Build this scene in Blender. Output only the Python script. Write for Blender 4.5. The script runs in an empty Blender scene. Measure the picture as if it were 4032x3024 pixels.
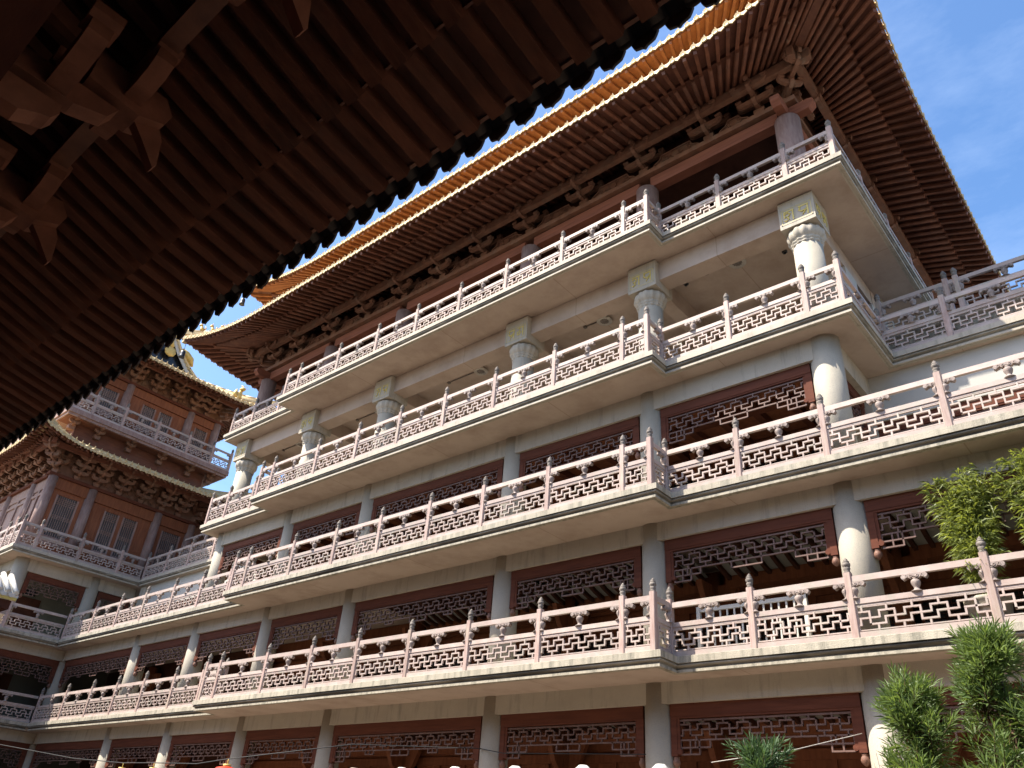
import bpy, bmesh, math, random
from mathutils import Vector, Matrix
random.seed(7)
S = 0.68          # all numbers below are in "bay units"; one unit is 0.68 m
EYE = 1.6         # eye height in metres; unit z = 0 is eye level
scene = bpy.context.scene
C = scene.collection

# ---------------------------------------------------------------- camera
R = ((0.7614085, 0.6444507, 0.0702881),
     (-0.2910470, 0.4367075, -0.8512216),
     (-0.5792657, 0.6276702, 0.5200783))
cam = bpy.data.cameras.new('camera')
co = bpy.data.objects.new('camera', cam)
C.objects.link(co)
cam.sensor_width = 36.0
cam.lens = 36.0 * 3099.39 / 4032.0
cam.clip_start = 0.05
cam.clip_end = 2000
r, d, f = Vector(R[0]), Vector(R[1]), Vector(R[2])
m = Matrix((r, -d, -f)).transposed().to_4x4()
m.translation = Vector((0, 0, EYE))
co.matrix_world = m
scene.camera = co

# ---------------------------------------------------------------- light
SUN_EL = 53.0
SUN_AZ = math.degrees(math.atan2(-0.6, -0.8))      # bearing of the sun from +Y towards +X
world = bpy.data.worlds.new('World')
scene.world = world
world.use_nodes = True
nt = world.node_tree
nt.nodes.clear()
wo = nt.nodes.new('ShaderNodeOutputWorld')
bg = nt.nodes.new('ShaderNodeBackground')
sky = nt.nodes.new('ShaderNodeTexSky')
sky.sky_type = 'NISHITA'
sky.sun_disc = False
sky.sun_elevation = math.radians(SUN_EL)
sky.sun_rotation = math.radians(SUN_AZ)
sky.air_density = 1.0
sky.dust_density = 2.0
sky.ozone_density = 2.6
tc = nt.nodes.new('ShaderNodeTexCoord')
mp = nt.nodes.new('ShaderNodeMapping')
mp.inputs['Scale'].default_value = (3.0, 3.0, 9.0)
nz = nt.nodes.new('ShaderNodeTexNoise')
nz.inputs['Scale'].default_value = 1.6
nz.inputs['Detail'].default_value = 7
nz.inputs['Roughness'].default_value = 0.62
cr = nt.nodes.new('ShaderNodeValToRGB')
cr.color_ramp.elements[0].position = 0.50
cr.color_ramp.elements[0].color = (0, 0, 0, 1)
cr.color_ramp.elements[1].position = 0.78
cr.color_ramp.elements[1].color = (0.07, 0.07, 0.07, 1)
mx = nt.nodes.new('ShaderNodeMix')
mx.data_type = 'RGBA'
mx.inputs[7].default_value = (7.5, 8.3, 9.2, 1)     # thin cloud, in the sky's own units
L = nt.links.new
L(tc.outputs['Generated'], mp.inputs['Vector'])
L(mp.outputs['Vector'], nz.inputs['Vector'])
L(nz.outputs['Fac'], cr.inputs['Fac'])
L(cr.outputs['Color'], mx.inputs[0])
hs = nt.nodes.new('ShaderNodeHueSaturation')
hs.inputs['Saturation'].default_value = 1.18
L(sky.outputs['Color'], hs.inputs['Color'])
L(hs.outputs['Color'], mx.inputs[6])
L(mx.outputs[2], bg.inputs['Color'])
bg.inputs['Strength'].default_value = 0.15
L(bg.outputs[0], wo.inputs[0])
sun = bpy.data.lights.new('sun', 'SUN')
sun.energy = 4.7
sun.angle = math.radians(0.53)
sun.color = (1.0, 0.93, 0.81)
so = bpy.data.objects.new('sun', sun)
C.objects.link(so)
ce = math.cos(math.radians(SUN_EL))
to_sun = Vector((-0.6 * ce, -0.8 * ce, math.sin(math.radians(SUN_EL))))
so.rotation_euler = to_sun.to_track_quat('Z', 'Y').to_euler()
scene.view_settings.view_transform = 'Standard'
scene.view_settings.look = 'None'
scene.view_settings.exposure = 1.2
scene.view_settings.gamma = 1.0
scene.cycles.max_bounces = 8
scene.cycles.diffuse_bounces = 5

# ---------------------------------------------------------------- materials
def mat(name, c1, c2=None, rough=0.7, scale=3.0, stretch=(1, 1, 1), detail=6, bump=0.0, bscale=None,
        stain=None, stain_pos=(0.55, 0.75), stain_scale=(2.5, 2.5, 0.5), metal=0.0, spec=0.35, fine=None, vary=0.0, seam=None):
    m = bpy.data.materials.new(name)
    m.use_nodes = True
    t = m.node_tree
    b = t.nodes['Principled BSDF']
    b.inputs['Roughness'].default_value = rough
    b.inputs['Metallic'].default_value = metal
    b.inputs['Specular IOR Level'].default_value = spec
    geo = t.nodes.new('ShaderNodeNewGeometry')
    mp = t.nodes.new('ShaderNodeMapping')
    mp.inputs['Scale'].default_value = stretch
    t.links.new(geo.outputs['Position'], mp.inputs['Vector'])
    n = t.nodes.new('ShaderNodeTexNoise')
    n.inputs['Scale'].default_value = scale
    n.inputs['Detail'].default_value = detail
    n.inputs['Roughness'].default_value = 0.6
    t.links.new(mp.outputs['Vector'], n.inputs['Vector'])
    rp = t.nodes.new('ShaderNodeValToRGB')
    c2 = c2 or tuple(x * 0.75 for x in c1)
    rp.color_ramp.elements[0].position = 0.32
    rp.color_ramp.elements[0].color = (*c2, 1)
    rp.color_ramp.elements[1].position = 0.68
    rp.color_ramp.elements[1].color = (*c1, 1)
    t.links.new(n.outputs['Fac'], rp.inputs['Fac'])
    out = rp.outputs['Color']
    if fine:                                          # small grains of another colour
        n3 = t.nodes.new('ShaderNodeTexNoise')
        n3.inputs['Scale'].default_value = fine[1]
        n3.inputs['Detail'].default_value = 2
        t.links.new(geo.outputs['Position'], n3.inputs['Vector'])
        r3 = t.nodes.new('ShaderNodeValToRGB')
        r3.color_ramp.elements[0].position = 0.52
        r3.color_ramp.elements[0].color = (0, 0, 0, 1)
        r3.color_ramp.elements[1].position = 0.66
        r3.color_ramp.elements[1].color = (0.7, 0.7, 0.7, 1)
        t.links.new(n3.outputs['Fac'], r3.inputs['Fac'])
        x3 = t.nodes.new('ShaderNodeMix')
        x3.data_type = 'RGBA'
        x3.inputs[7].default_value = (*fine[0], 1)
        t.links.new(r3.outputs['Color'], x3.inputs[0])
        t.links.new(out, x3.inputs[6])
        out = x3.outputs[2]
    if stain:
        mp2 = t.nodes.new('ShaderNodeMapping')
        mp2.inputs['Scale'].default_value = stain_scale
        t.links.new(geo.outputs['Position'], mp2.inputs['Vector'])
        n2 = t.nodes.new('ShaderNodeTexNoise')
        n2.inputs['Scale'].default_value = 1.0
        n2.inputs['Detail'].default_value = 8
        n2.inputs['Roughness'].default_value = 0.65
        t.links.new(mp2.outputs['Vector'], n2.inputs['Vector'])
        r2 = t.nodes.new('ShaderNodeValToRGB')
        r2.color_ramp.elements[0].position = stain_pos[0]
        r2.color_ramp.elements[0].color = (0, 0, 0, 1)
        r2.color_ramp.elements[1].position = stain_pos[1]
        r2.color_ramp.elements[1].color = (0.85, 0.85, 0.85, 1)
        t.links.new(n2.outputs['Fac'], r2.inputs['Fac'])
        x2 = t.nodes.new('ShaderNodeMix')
        x2.data_type = 'RGBA'
        x2.inputs[7].default_value = (*stain, 1)
        t.links.new(r2.outputs['Color'], x2.inputs[0])
        t.links.new(out, x2.inputs[6])
        out = x2.outputs[2]
    if seam:                                          # joints between cast bays
        br = t.nodes.new('ShaderNodeTexBrick')
        br.inputs['Scale'].default_value = 1.0
        br.inputs['Brick Width'].default_value = seam[0]
        br.inputs['Row Height'].default_value = seam[1]
        br.inputs['Mortar Size'].default_value = 0.012
        br.inputs['Color1'].default_value = (1, 1, 1, 1)
        br.inputs['Color2'].default_value = (0.90, 0.90, 0.90, 1)
        br.inputs['Mortar'].default_value = (0.72, 0.68, 0.64, 1)
        t.links.new(geo.outputs['Position'], br.inputs['Vector'])
        xm = t.nodes.new('ShaderNodeMix')
        xm.data_type = 'RGBA'
        xm.blend_type = 'MULTIPLY'
        xm.inputs[0].default_value = 1.0
        t.links.new(out, xm.inputs[6])
        t.links.new(br.outputs['Color'], xm.inputs[7])
        out = xm.outputs[2]
    if vary:                                          # every copy a little lighter or darker
        oi = t.nodes.new('ShaderNodeObjectInfo')
        mr = t.nodes.new('ShaderNodeMapRange')
        mr.inputs['To Min'].default_value = 1 - vary
        mr.inputs['To Max'].default_value = 1 + vary * 0.5
        t.links.new(oi.outputs['Random'], mr.inputs['Value'])
        hv = t.nodes.new('ShaderNodeHueSaturation')
        t.links.new(mr.outputs[0], hv.inputs['Value'])
        t.links.new(out, hv.inputs['Color'])
        out = hv.outputs['Color']
    t.links.new(out, b.inputs['Base Color'])
    if bump:
        nb = t.nodes.new('ShaderNodeTexNoise')
        nb.inputs['Scale'].default_value = bscale or scale * 6
        nb.inputs['Detail'].default_value = 4
        t.links.new(mp.outputs['Vector'], nb.inputs['Vector'])
        bp = t.nodes.new('ShaderNodeBump')
        bp.inputs['Strength'].default_value = bump
        bp.inputs['Distance'].default_value = 0.02
        t.links.new(nb.outputs['Fac'], bp.inputs['Height'])
        t.links.new(bp.outputs['Normal'], b.inputs['Normal'])
    return m

M = {}
M['granite'] = mat('granite', (0.46, 0.405, 0.325), (0.39, 0.34, 0.27), 0.75, 1.2, bump=0.15, bscale=60,
                   fine=((0.36, 0.33, 0.27), 70), stain=(0.20, 0.19, 0.15), stain_pos=(0.52, 0.78), stain_scale=(6, 6, 0.7))
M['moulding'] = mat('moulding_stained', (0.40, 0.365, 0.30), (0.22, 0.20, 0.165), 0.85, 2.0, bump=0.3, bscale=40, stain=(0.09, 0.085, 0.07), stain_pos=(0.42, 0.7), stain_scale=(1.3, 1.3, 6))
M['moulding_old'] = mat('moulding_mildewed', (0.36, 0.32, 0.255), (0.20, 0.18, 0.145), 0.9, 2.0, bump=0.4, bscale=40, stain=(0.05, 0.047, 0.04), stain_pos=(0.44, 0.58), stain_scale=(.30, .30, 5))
M['granite_old'] = mat('granite_weathered', (0.44, 0.395, 0.31), (0.35, 0.31, 0.24), 0.8, 1.6, bump=0.3, bscale=50,
                       fine=((0.30, 0.28, 0.23), 60), stain=(0.09, 0.09, 0.07), stain_pos=(0.46, 0.74), stain_scale=(7, 7, 0.8))
M['column'] = mat('column_granite', (0.42, 0.375, 0.30), (0.36, 0.32, 0.255), 0.7, 1.5, bump=0.25, bscale=70,
                  fine=((0.30, 0.29, 0.25), 55))
M['plaster'] = mat('soffit_plaster', (0.50, 0.40, 0.325), (0.44, 0.345, 0.28), 0.85, 0.7, detail=8, seam=(4.6, 6.0),
                   stain=(0.30, 0.215, 0.16), stain_pos=(0.46, 0.78), stain_scale=(.9, .9, .9))
M['white'] = mat('white_plaster', (0.47, 0.45, 0.41), (0.42, 0.40, 0.36), 0.85, 0.9)
M['rail'] = mat('rail_paint', (0.475, 0.385, 0.345), (0.39, 0.295, 0.255), 0.6, 3.5, stretch=(1, 1, 1), bump=0.1,
                stain=(0.36, 0.33, 0.27), stain_pos=(0.5, 0.68), stain_scale=(4, 4, 4), vary=.14)
M['post'] = mat('post_paint', (0.44, 0.33, 0.29), (0.33, 0.215, 0.18), 0.6, 4, stretch=(6, 6, 0.8), bump=0.1,
                stain=(0.42, 0.36, 0.27), stain_pos=(0.52, 0.7), stain_scale=(5, 5, 1.2), vary=.2)
M['carved'] = mat('carved_support', (0.34, 0.28, 0.25), (0.22, 0.165, 0.14), 0.65, 9, vary=.2, bump=0.35, bscale=40)
M['finial'] = mat('finial', (0.25, 0.215, 0.185), (0.12, 0.10, 0.085), 0.7, 14, vary=.2, bump=0.4, bscale=60)
M['wood'] = mat('red_wood', (0.19, 0.072, 0.042), (0.125, 0.045, 0.027), 0.75, 2.2, stretch=(1, 1, 6), bump=0.12, bscale=30,
                stain=(0.13, 0.075, 0.055), stain_pos=(0.55, 0.75), stain_scale=(1.5, 1.5, 1.5))
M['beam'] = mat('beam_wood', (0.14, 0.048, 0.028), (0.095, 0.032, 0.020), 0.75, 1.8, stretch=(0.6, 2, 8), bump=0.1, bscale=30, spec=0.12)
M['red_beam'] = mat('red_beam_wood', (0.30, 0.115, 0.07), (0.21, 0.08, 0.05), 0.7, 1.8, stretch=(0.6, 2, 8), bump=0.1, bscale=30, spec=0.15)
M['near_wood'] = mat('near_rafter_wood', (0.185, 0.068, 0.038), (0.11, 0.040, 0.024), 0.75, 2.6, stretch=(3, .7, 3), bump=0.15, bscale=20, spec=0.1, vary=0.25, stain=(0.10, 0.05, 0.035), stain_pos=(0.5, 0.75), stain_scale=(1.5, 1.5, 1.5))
M['rafter'] = mat('rafter_wood', (0.22, 0.088, 0.048), (0.12, 0.046, 0.028), 0.6, 3.0, vary=.3, bump=0.15, bscale=25,
                  stain=(0.30, 0.20, 0.14), stain_pos=(0.64, 0.72), stain_scale=(2.6, 2.6, 2.6))
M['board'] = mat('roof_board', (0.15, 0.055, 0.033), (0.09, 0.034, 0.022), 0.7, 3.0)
M['bracket'] = mat('bracket_wood', (0.26, 0.13, 0.08), (0.17, 0.08, 0.05), 0.6, 3.5, vary=.15, bump=0.15, bscale=30,
                   stain=(0.20, 0.15, 0.11), stain_pos=(0.5, 0.75), stain_scale=(2, 2, 2))
M['upper_rafter'] = mat('bounce_lit_rafter_wood', (0.42, 0.17, 0.06), (0.28, 0.10, 0.04), 0.6, 3.0, bump=0.15, bscale=25, vary=.2)  # orange bounce light from the tiled roof below, put into the colour
M['vault'] = mat('vault_boards', (0.36, 0.345, 0.31), (0.28, 0.27, 0.24), 0.8, 2.0)
M['pendant'] = mat('pendant_wood', (0.24, 0.12, 0.08), (0.15, 0.075, 0.05), 0.6, 9, bump=.3, bscale=40)
M['near_bracket'] = mat('near_bracket_wood', (0.27, 0.105, 0.06), (0.16, 0.06, 0.035), 0.7, 2.5, bump=0.15, bscale=25, spec=.15)
M['orange'] = mat('orange_wood', (0.26, 0.098, 0.048), (0.18, 0.062, 0.032), 0.65, 2.0, stretch=(5, 5, 0.7), bump=0.08, bscale=25, spec=0.15, vary=0.2)
M['fret'] = mat('fret_wood', (0.17, 0.10, 0.08), (0.11, 0.06, 0.048), 0.6, 5)
M['old_wood'] = mat('grey_wood', (0.34, 0.235, 0.20), (0.23, 0.14, 0.115), 0.65, 3, stretch=(4, 4, 0.8), bump=0.12, bscale=25,
                    stain=(0.22, 0.11, 0.08), stain_pos=(0.5, 0.7), stain_scale=(2, 2, 1))
M['tile'] = mat('gilt_tile', (0.62, 0.475, 0.25), (0.50, 0.36, 0.17), 0.6, 6, bump=0.1, spec=0.5,
                stain=(0.30, 0.27, 0.19), stain_pos=(0.55, 0.75), stain_scale=(4, 4, 4))
M['grey_tile'] = mat('grey_tile', (0.085, 0.06, 0.045), (0.045, 0.033, 0.026), 0.8, 6)
M['gold'] = mat('gold', (0.62, 0.43, 0.14), (0.48, 0.31, 0.08), 0.5, 8, metal=0.35, spec=0.5)
M['gold_paint'] = mat('gold_paint', (0.62, 0.50, 0.15), (0.55, 0.43, 0.12), 0.5, 8)
M['paper'] = mat('window_paper', (0.09, 0.085, 0.082), (0.06, 0.055, 0.052), 0.5, 2)
M['dark'] = mat('dark_glass', (0.02, 0.02, 0.024), (0.012, 0.012, 0.014), 0.25, 2, spec=0.5)
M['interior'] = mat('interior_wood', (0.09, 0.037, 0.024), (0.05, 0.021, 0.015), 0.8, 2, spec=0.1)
M['gallery'] = mat('gallery_wall', (0.16, 0.16, 0.13), (0.12, 0.12, 0.10), 0.9, 1.2)
M['ground'] = mat('courtyard_granite', (0.22, 0.18, 0.14), (0.17, 0.14, 0.11), 0.8, 0.8, bump=0.2, bscale=30)
M['stone'] = mat('white_stone', (0.62, 0.60, 0.55), (0.50, 0.48, 0.44), 0.7, 6, bump=0.4, bscale=30)
M['red'] = mat('lantern_silk', (0.62, 0.045, 0.012), (0.5, 0.03, 0.01), 0.5, 3)
M['bronze'] = mat('bronze', (0.12, 0.12, 0.12), (0.07, 0.07, 0.075), 0.45, 5, metal=0.7)
M['lampwhite'] = mat('lamp_white', (0.6, 0.56, 0.49), (0.5, 0.46, 0.4), 0.6, 5)
M['cable'] = mat('cable', (0.03, 0.03, 0.03), (0.02, 0.02, 0.02), 0.6, 5)
M['bark'] = mat('bark', (0.13, 0.08, 0.045), (0.07, 0.045, 0.03), 0.8, 8, bump=0.4)
def leafmat(name, a, b, tr=0.35):
    m = mat(name, a, b, 0.45, 2.2, spec=0.4)
    t = m.node_tree
    bs = t.nodes['Principled BSDF']
    tl = t.nodes.new('ShaderNodeBsdfTranslucent')
    tl.inputs['Color'].default_value = (a[0] * 1.9, a[1] * 1.9, a[2], 1)
    ms = t.nodes.new('ShaderNodeMixShader')
    ms.inputs[0].default_value = tr
    out = [n for n in t.nodes if n.type == 'OUTPUT_MATERIAL'][0]
    t.links.new(bs.outputs[0], ms.inputs[1])
    t.links.new(tl.outputs[0], ms.inputs[2])
    t.links.new(ms.outputs[0], out.inputs[0])
    return m
M['bamboo'] = leafmat('bamboo_leaf', (0.20, 0.225, 0.055), (0.08, 0.11, 0.03), 0.36)
M['culm'] = mat('bamboo_culm', (0.30, 0.32, 0.08), (0.2, 0.24, 0.06), 0.4, 6)
M['podo'] = leafmat('podocarpus_leaf', (0.16, 0.22, 0.075), (0.07, 0.12, 0.04), 0.28)
M['podo_blue'] = leafmat('podocarpus_leaf_dark', (0.10, 0.165, 0.075), (0.045, 0.09, 0.045), 0.2)

# ---------------------------------------------------------------- mesh helpers
WO = {}                                                # unit-space origin of every empty or mesh with children
def W(p):
    return (p[0] * S, p[1] * S, p[2] * S + EYE)

class MB:
    def __init__(s):
        s.v, s.f, s.sm = [], [], []
    def add(s, vs, fs, smooth=False):
        n = len(s.v)
        s.v += [tuple(v) for v in vs]
        for f in fs:
            s.f.append(tuple(i + n for i in f))
            s.sm.append(smooth)
        return s
    def box(s, x0, x1, y0, y1, z0, z1):
        vs = [(x, y, z) for x in (x0, x1) for y in (y0, y1) for z in (z0, z1)]
        fs = [(0, 1, 3, 2), (4, 6, 7, 5), (0, 4, 5, 1), (2, 3, 7, 6), (0, 2, 6, 4), (1, 5, 7, 3)]
        return s.add(vs, fs)
    def bar(s, p, q, w, h, up=(0, 0, 1), w2=None, h2=None):
        p, q = Vector(p), Vector(q)
        d = (q - p).normalized()
        sd = d.cross(Vector(up)).normalized()
        u = sd.cross(d)
        vs = []
        for c, a, b in ((p, w, h), (q, w2 or w, h2 or h)):
            for i, j in ((-1, -1), (1, -1), (1, 1), (-1, 1)):
                vs.append(c + sd * (i * a / 2) + u * (j * b / 2))
        return s.add(vs, [(3, 2, 1, 0), (4, 5, 6, 7), (0, 1, 5, 4), (1, 2, 6, 5), (2, 3, 7, 6), (3, 0, 4, 7)])
    def tube(s, pts, rs, n=8, cap=True):
        pts = [Vector(p) for p in pts]
        if not hasattr(rs, '__len__'):
            rs = [rs] * len(pts)
        rings = []
        ref = None
        for i, p in enumerate(pts):
            d = (pts[min(i + 1, len(pts) - 1)] - pts[max(i - 1, 0)]).normalized()
            a = Vector((0, 0, 1)) if abs(d.z) < 0.9 else Vector((1, 0, 0))
            sd = d.cross(a).normalized() if ref is None else (ref - d * ref.dot(d)).normalized()
            ref = sd
            u = sd.cross(d)
            rings.append([p + (sd * math.cos(k * math.tau / n) + u * math.sin(k * math.tau / n)) * rs[i] for k in range(n)])
        vs = [v for r_ in rings for v in r_]
        fs = []
        for i in range(len(pts) - 1):
            for k in range(n):
                a, b = i * n + k, i * n + (k + 1) % n
                fs.append((a, b, b + n, a + n))
        base = len(s.v)
        s.add(vs, fs, True)
        if cap:
            s.f.append(tuple(base + k for k in reversed(range(n))))
            s.f.append(tuple(base + (len(pts) - 1) * n + k for k in range(n)))
            s.sm += [False, False]
        return s
    def lathe(s, prof, c=(0, 0, 0), n=16, axis='z', flute=0.0, fl_n=8):
        vs, fs = [], []
        for (r_, z) in prof:
            for k in range(n):
                a = k * math.tau / n
                rr = r_ * (1 + flute * math.cos(fl_n * a)) if flute else r_
                x, y = rr * math.cos(a), rr * math.sin(a)
                if axis == 'z':
                    vs.append((c[0] + x, c[1] + y, c[2] + z))
                elif axis == 'y':
                    vs.append((c[0] + x, c[1] + z, c[2] + y))
                else:
                    vs.append((c[0] + z, c[1] + x, c[2] + y))
        for i in range(len(prof) - 1):
            for k in range(n):
                a, b = i * n + k, i * n + (k + 1) % n
                fs.append((a, b, b + n, a + n))
        fs.append(tuple(reversed(range(n))))
        fs.append(tuple((len(prof) - 1) * n + k for k in range(n)))
        return s.add(vs, fs, True)
    def prism(s, poly, o, ax, ay, az, t):
        """poly in (a,b) -> o + a*ax + b*ay, extruded by t along az (centred)."""
        o, ax, ay, az = Vector(o), Vector(ax), Vector(ay), Vector(az)
        n = len(poly)
        vs = [o + ax * a + ay * b - az * (t / 2) for a, b in poly] + [o + ax * a + ay * b + az * (t / 2) for a, b in poly]
        fs = [tuple(reversed(range(n))), tuple(range(n, 2 * n))]
        fs += [(i, (i + 1) % n, (i + 1) % n + n, i + n) for i in range(n)]
        return s.add(vs, fs)
    def xf(s, fn):
        s.v = [tuple(fn(Vector(v))) for v in s.v]
        return s
    def join(s, o, fn=lambda v: v):
        n = len(s.v)
        s.v += [tuple(fn(Vector(v))) for v in o.v]
        s.f += [tuple(i + n for i in f) for f in o.f]
        s.sm += o.sm
        return s
    def mesh(s, name, m, origin=(0, 0, 0), bevel=0.0):
        me = bpy.data.meshes.new(name)
        ox, oy, oz = origin
        me.from_pydata([((x - ox) * S, (y - oy) * S, (z - oz) * S) for x, y, z in s.v], [], s.f)
        me.polygons.foreach_set('use_smooth', s.sm)
        bm = bmesh.new()
        bm.from_mesh(me)
        bmesh.ops.recalc_face_normals(bm, faces=bm.faces)
        bm.to_mesh(me)
        bm.free()
        me.materials.append(m)
        me.update()
        return me
    def build(s, name, m, parent=None, origin=None):
        """one mesh object; its vertices are given in unit space."""
        origin = origin if origin is not None else (WO[parent.name] if parent else (0, 0, 0))
        return put(s.mesh(name, m, origin), name, origin, 0, parent)

def put(me, name, pos, rz=0, parent=None, sx=1.0, sz=1.0):
    o = bpy.data.objects.new(name, me)
    C.objects.link(o)
    if parent:
        o.parent = parent
        b = WO[parent.name]
        o.location = ((pos[0] - b[0]) * S, (pos[1] - b[1]) * S, (pos[2] - b[2]) * S)
    else:
        o.location = W(pos)
    o.rotation_euler = (0, 0, rz)
    o.scale = (sx, 1, sz)
    WO[o.name] = tuple(pos)
    return o

def tag(o, label=None, cat=None, group=None, kind=None):
    for k, v in (('label', label), ('category', cat), ('group', group), ('kind', kind)):
        if v:
            o[k] = v
    return o

def thing(name, pos, label, cat, group=None):
    o = bpy.data.objects.new(name, None)
    C.objects.link(o)
    o.empty_display_size = 0.3
    o.location = W(pos)
    WO[o.name] = tuple(pos)
    return tag(o, label, cat, group)

X, Y, Z = (1, 0, 0), (0, 1, 0), (0, 0, 1)

# ---------------------------------------------------------------- balustrade pieces (shared meshes)
T_ = 0.045
def fret_segments(L, n, h, z0):
    """the running key pattern between two frames: list of (u0,z0,u1,z1)"""
    p = L / n
    z = lambda t: z0 + t * h
    sg = []
    a, hi, lo = 0.39, 0.77, 0.23
    for i in range(-1, n + 1):
        c = (i + 0.5) * p
        sg += [(c, z(lo), c, z(hi)), (c, z(.5), c + a * p, z(.5)), (c + a * p, z(.5), c + a * p, z(hi)),
               (c + a * p, z(hi), c + p, z(hi)), (c + .7 * p, z(hi), c + .7 * p, z(1)),
               (c - a * p, z(.5), c, z(.5)), (c - a * p, z(lo), c - a * p, z(.5)),
               (c - p, z(lo), c - a * p, z(lo)), (c - .7 * p, z(0), c - .7 * p, z(lo))]
    out = []
    for u0, w0, u1, w1 in sg:
        if max(u0, u1) < 0.01 or min(u0, u1) > L - 0.01:
            continue
        out.append((max(0, min(L, u0)), w0, max(0, min(L, u1)), w1))
    return out

def bars2d(mb, sg, y=0.0, t=T_, dep=0.07):
    for k, (u0, z0, u1, z1) in enumerate(sg):
        if abs(u0 - u1) < 1e-4 and abs(z0 - z1) < 1e-4:
            continue
        e = 0.0015 * (k % 3)                              # never exactly flush with a neighbour
        mb.box(min(u0, u1) - t / 2, max(u0, u1) + t / 2, y - dep / 2 - e, y + dep / 2 + e, min(z0, z1) - t / 2, max(z0, z1) + t / 2)

PANEL = {}
def panel_mesh(n):
    if n not in PANEL:
        L = n * 0.56
        b = MB()
        bars2d(b, fret_segments(L, n, 0.60, 0.19))
        b.box(0, L, -0.03, 0.03, 0.77, 0.80).box(0, L, -0.03, 0.03, 0.175, 0.205)
        b.box(-0.03, 0.02, -0.05, 0.05, 0.15, 0.83).box(L - 0.02, L + 0.03, -0.05, 0.05, 0.15, 0.83)
        PANEL[n] = b.mesh('lattice_panel', M['rail'])
    return PANEL[n]

def make_post():
    b = MB()
    w = 0.095
    b.prism([(-w, -w + .02), (-w + .02, -w), (w - .02, -w), (w, -w + .02), (w, w - .02), (w - .02, w), (-w + .02, w), (-w, w - .02)],
            (0, 0, 0.86), X, Y, Z, 1.72)
    return b.mesh('post', M['post'])
def make_finial():
    b = MB()
    pr = [(.085, 1.72), (.095, 1.735), (.075, 1.76), (.08, 1.79), (.095, 1.83), (.088, 1.86), (.07, 1.875), (.10, 1.90), (.108, 1.945),
          (.098, 1.985), (.075, 2.0), (.088, 2.015), (.078, 2.045), (.05, 2.055), (.058, 2.075), (.045, 2.10), (.018, 2.125), (.004, 2.145)]
    b.lathe(pr, n=14, flute=0.05, fl_n=7)
    return b.mesh('finial', M['finial'])
POST, FINIAL = make_post(), make_finial()

def spiral(mb, cx, cz, r, y, t, sgn=1, turns=1.35):
    pts = []
    for k in range(15):
        a = k / 14 * turns * math.tau
        rr = r * (1 - 0.72 * k / 14)
        pts.append((cx + sgn * rr * math.cos(a), y, cz - rr * math.sin(a)))
    mb.tube(pts, t, 5)

def make_vase(half=0):
    """half: 0 whole, +1 / -1 the half that leans on a post"""
    b = MB()
    w = .27
    pr = [(.15, 1.0), (.14, 1.015), (.085, 1.04), (.062, 1.075), (.068, 1.11), (.10, 1.17), (.118, 1.23), (.108, 1.28), (.07, 1.31), (.06, 1.325), (.09, 1.35)]
    b.lathe([(r_, z) for r_, z in pr], n=14)
    # cloud capital: lobed slab
    outl = []
    for k in range(25):
        u = -w + 2 * w * k / 24
        outl.append((u, 1.355 + 0.025 * math.cos(u / w * math.pi * 3) - 0.03 * (abs(u) / w) ** 6))
    top = [(w + .02, 1.40), (w, 1.45), (-w, 1.45), (-w - .02, 1.40)]
    b.prism(outl + top, (0, 0, 0), X, Z, Y, 0.13)
    for sg_ in (-1, 1):
        b.tube([(sg_ * (w - .015), -.075, 1.385), (sg_ * (w - .015), .075, 1.385)], .062, 10)
    for s_ in (-1, 1):
        for y in (-.07, .07):
            spiral(b, s_ * .20, 1.395, .05, y, .011, s_)
            spiral(b, s_ * .075, 1.395, .042, y, .011, -s_)
    if half:
        nv, nf, ns = [], [], []
        b.v = [((x if x * half > 0 else x * 0.02), y, z) for x, y, z in b.v]
    return b.mesh('cloud_support', M['carved'])
VASE, VASE_R, VASE_L = make_vase(0), make_vase(1), make_vase(-1)

def balustrade(parent, p0, p1, posts, zT, sill=0.0, ends=(True, True)):
    """straight run from p0 to p1 (unit x,y); posts = distances from p0."""
    p0, p1 = Vector((*p0, 0)), Vector((*p1, 0))
    L = (p1 - p0).length
    u = (p1 - p0) / L
    rz = math.atan2(u.y, u.x)
    b = MB()
    e = 0.004
    c_, s_ = u.x, u.y
    turn = lambda v: Vector((p0.x + v.x * c_ - v.y * s_, p0.y + v.x * s_ + v.y * c_, zT + v.z))
    o = b.box(0, L, -.06, .06, 0.0 + e, .15).xf(turn).build('balustrade', M['rail'], parent, (p0.x, p0.y, zT))
    MB().box(0, L, -.055, .055, 1.455, 1.60).box(0, L, -.045, .045, 1.60, 1.615).xf(turn).build('top_rail', M['rail'], o)
    MB().box(0, L, -.06, .06, .865, 1.0).box(0, L, -.035, .035, .80, .865).xf(turn).build('middle_rail', M['rail'], o)
    at = lambda t: (p0.x + u.x * t, p0.y + u.y * t, zT)
    for t in posts:
        q = put(POST, 'post', at(t), rz, o)
        put(FINIAL, 'finial', at(t), rz, o)
        if t > 0.3:
            put(VASE_L, 'cloud_support', at(t - .095), rz, o)
        if t < L - 0.3:
            put(VASE_R, 'cloud_support', at(t + .095), rz, o)
    stops = sorted(set([0.0 if ends[0] is False else -1] + list(posts) + [L if ends[1] is False else -1]) - {-1})
    for a, c in zip(stops[:-1], stops[1:]):
        w = c - a - .19
        if w < .25:
            continue
        n = max(1, round(w / 0.56))
        put(panel_mesh(n), 'lattice_panel', at(a + .095), rz, o, sx=w / (n * 0.56))
        if w > 1.6:
            put(VASE, 'cloud_support', at((a + c) / 2), rz, o)
    return o

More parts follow.
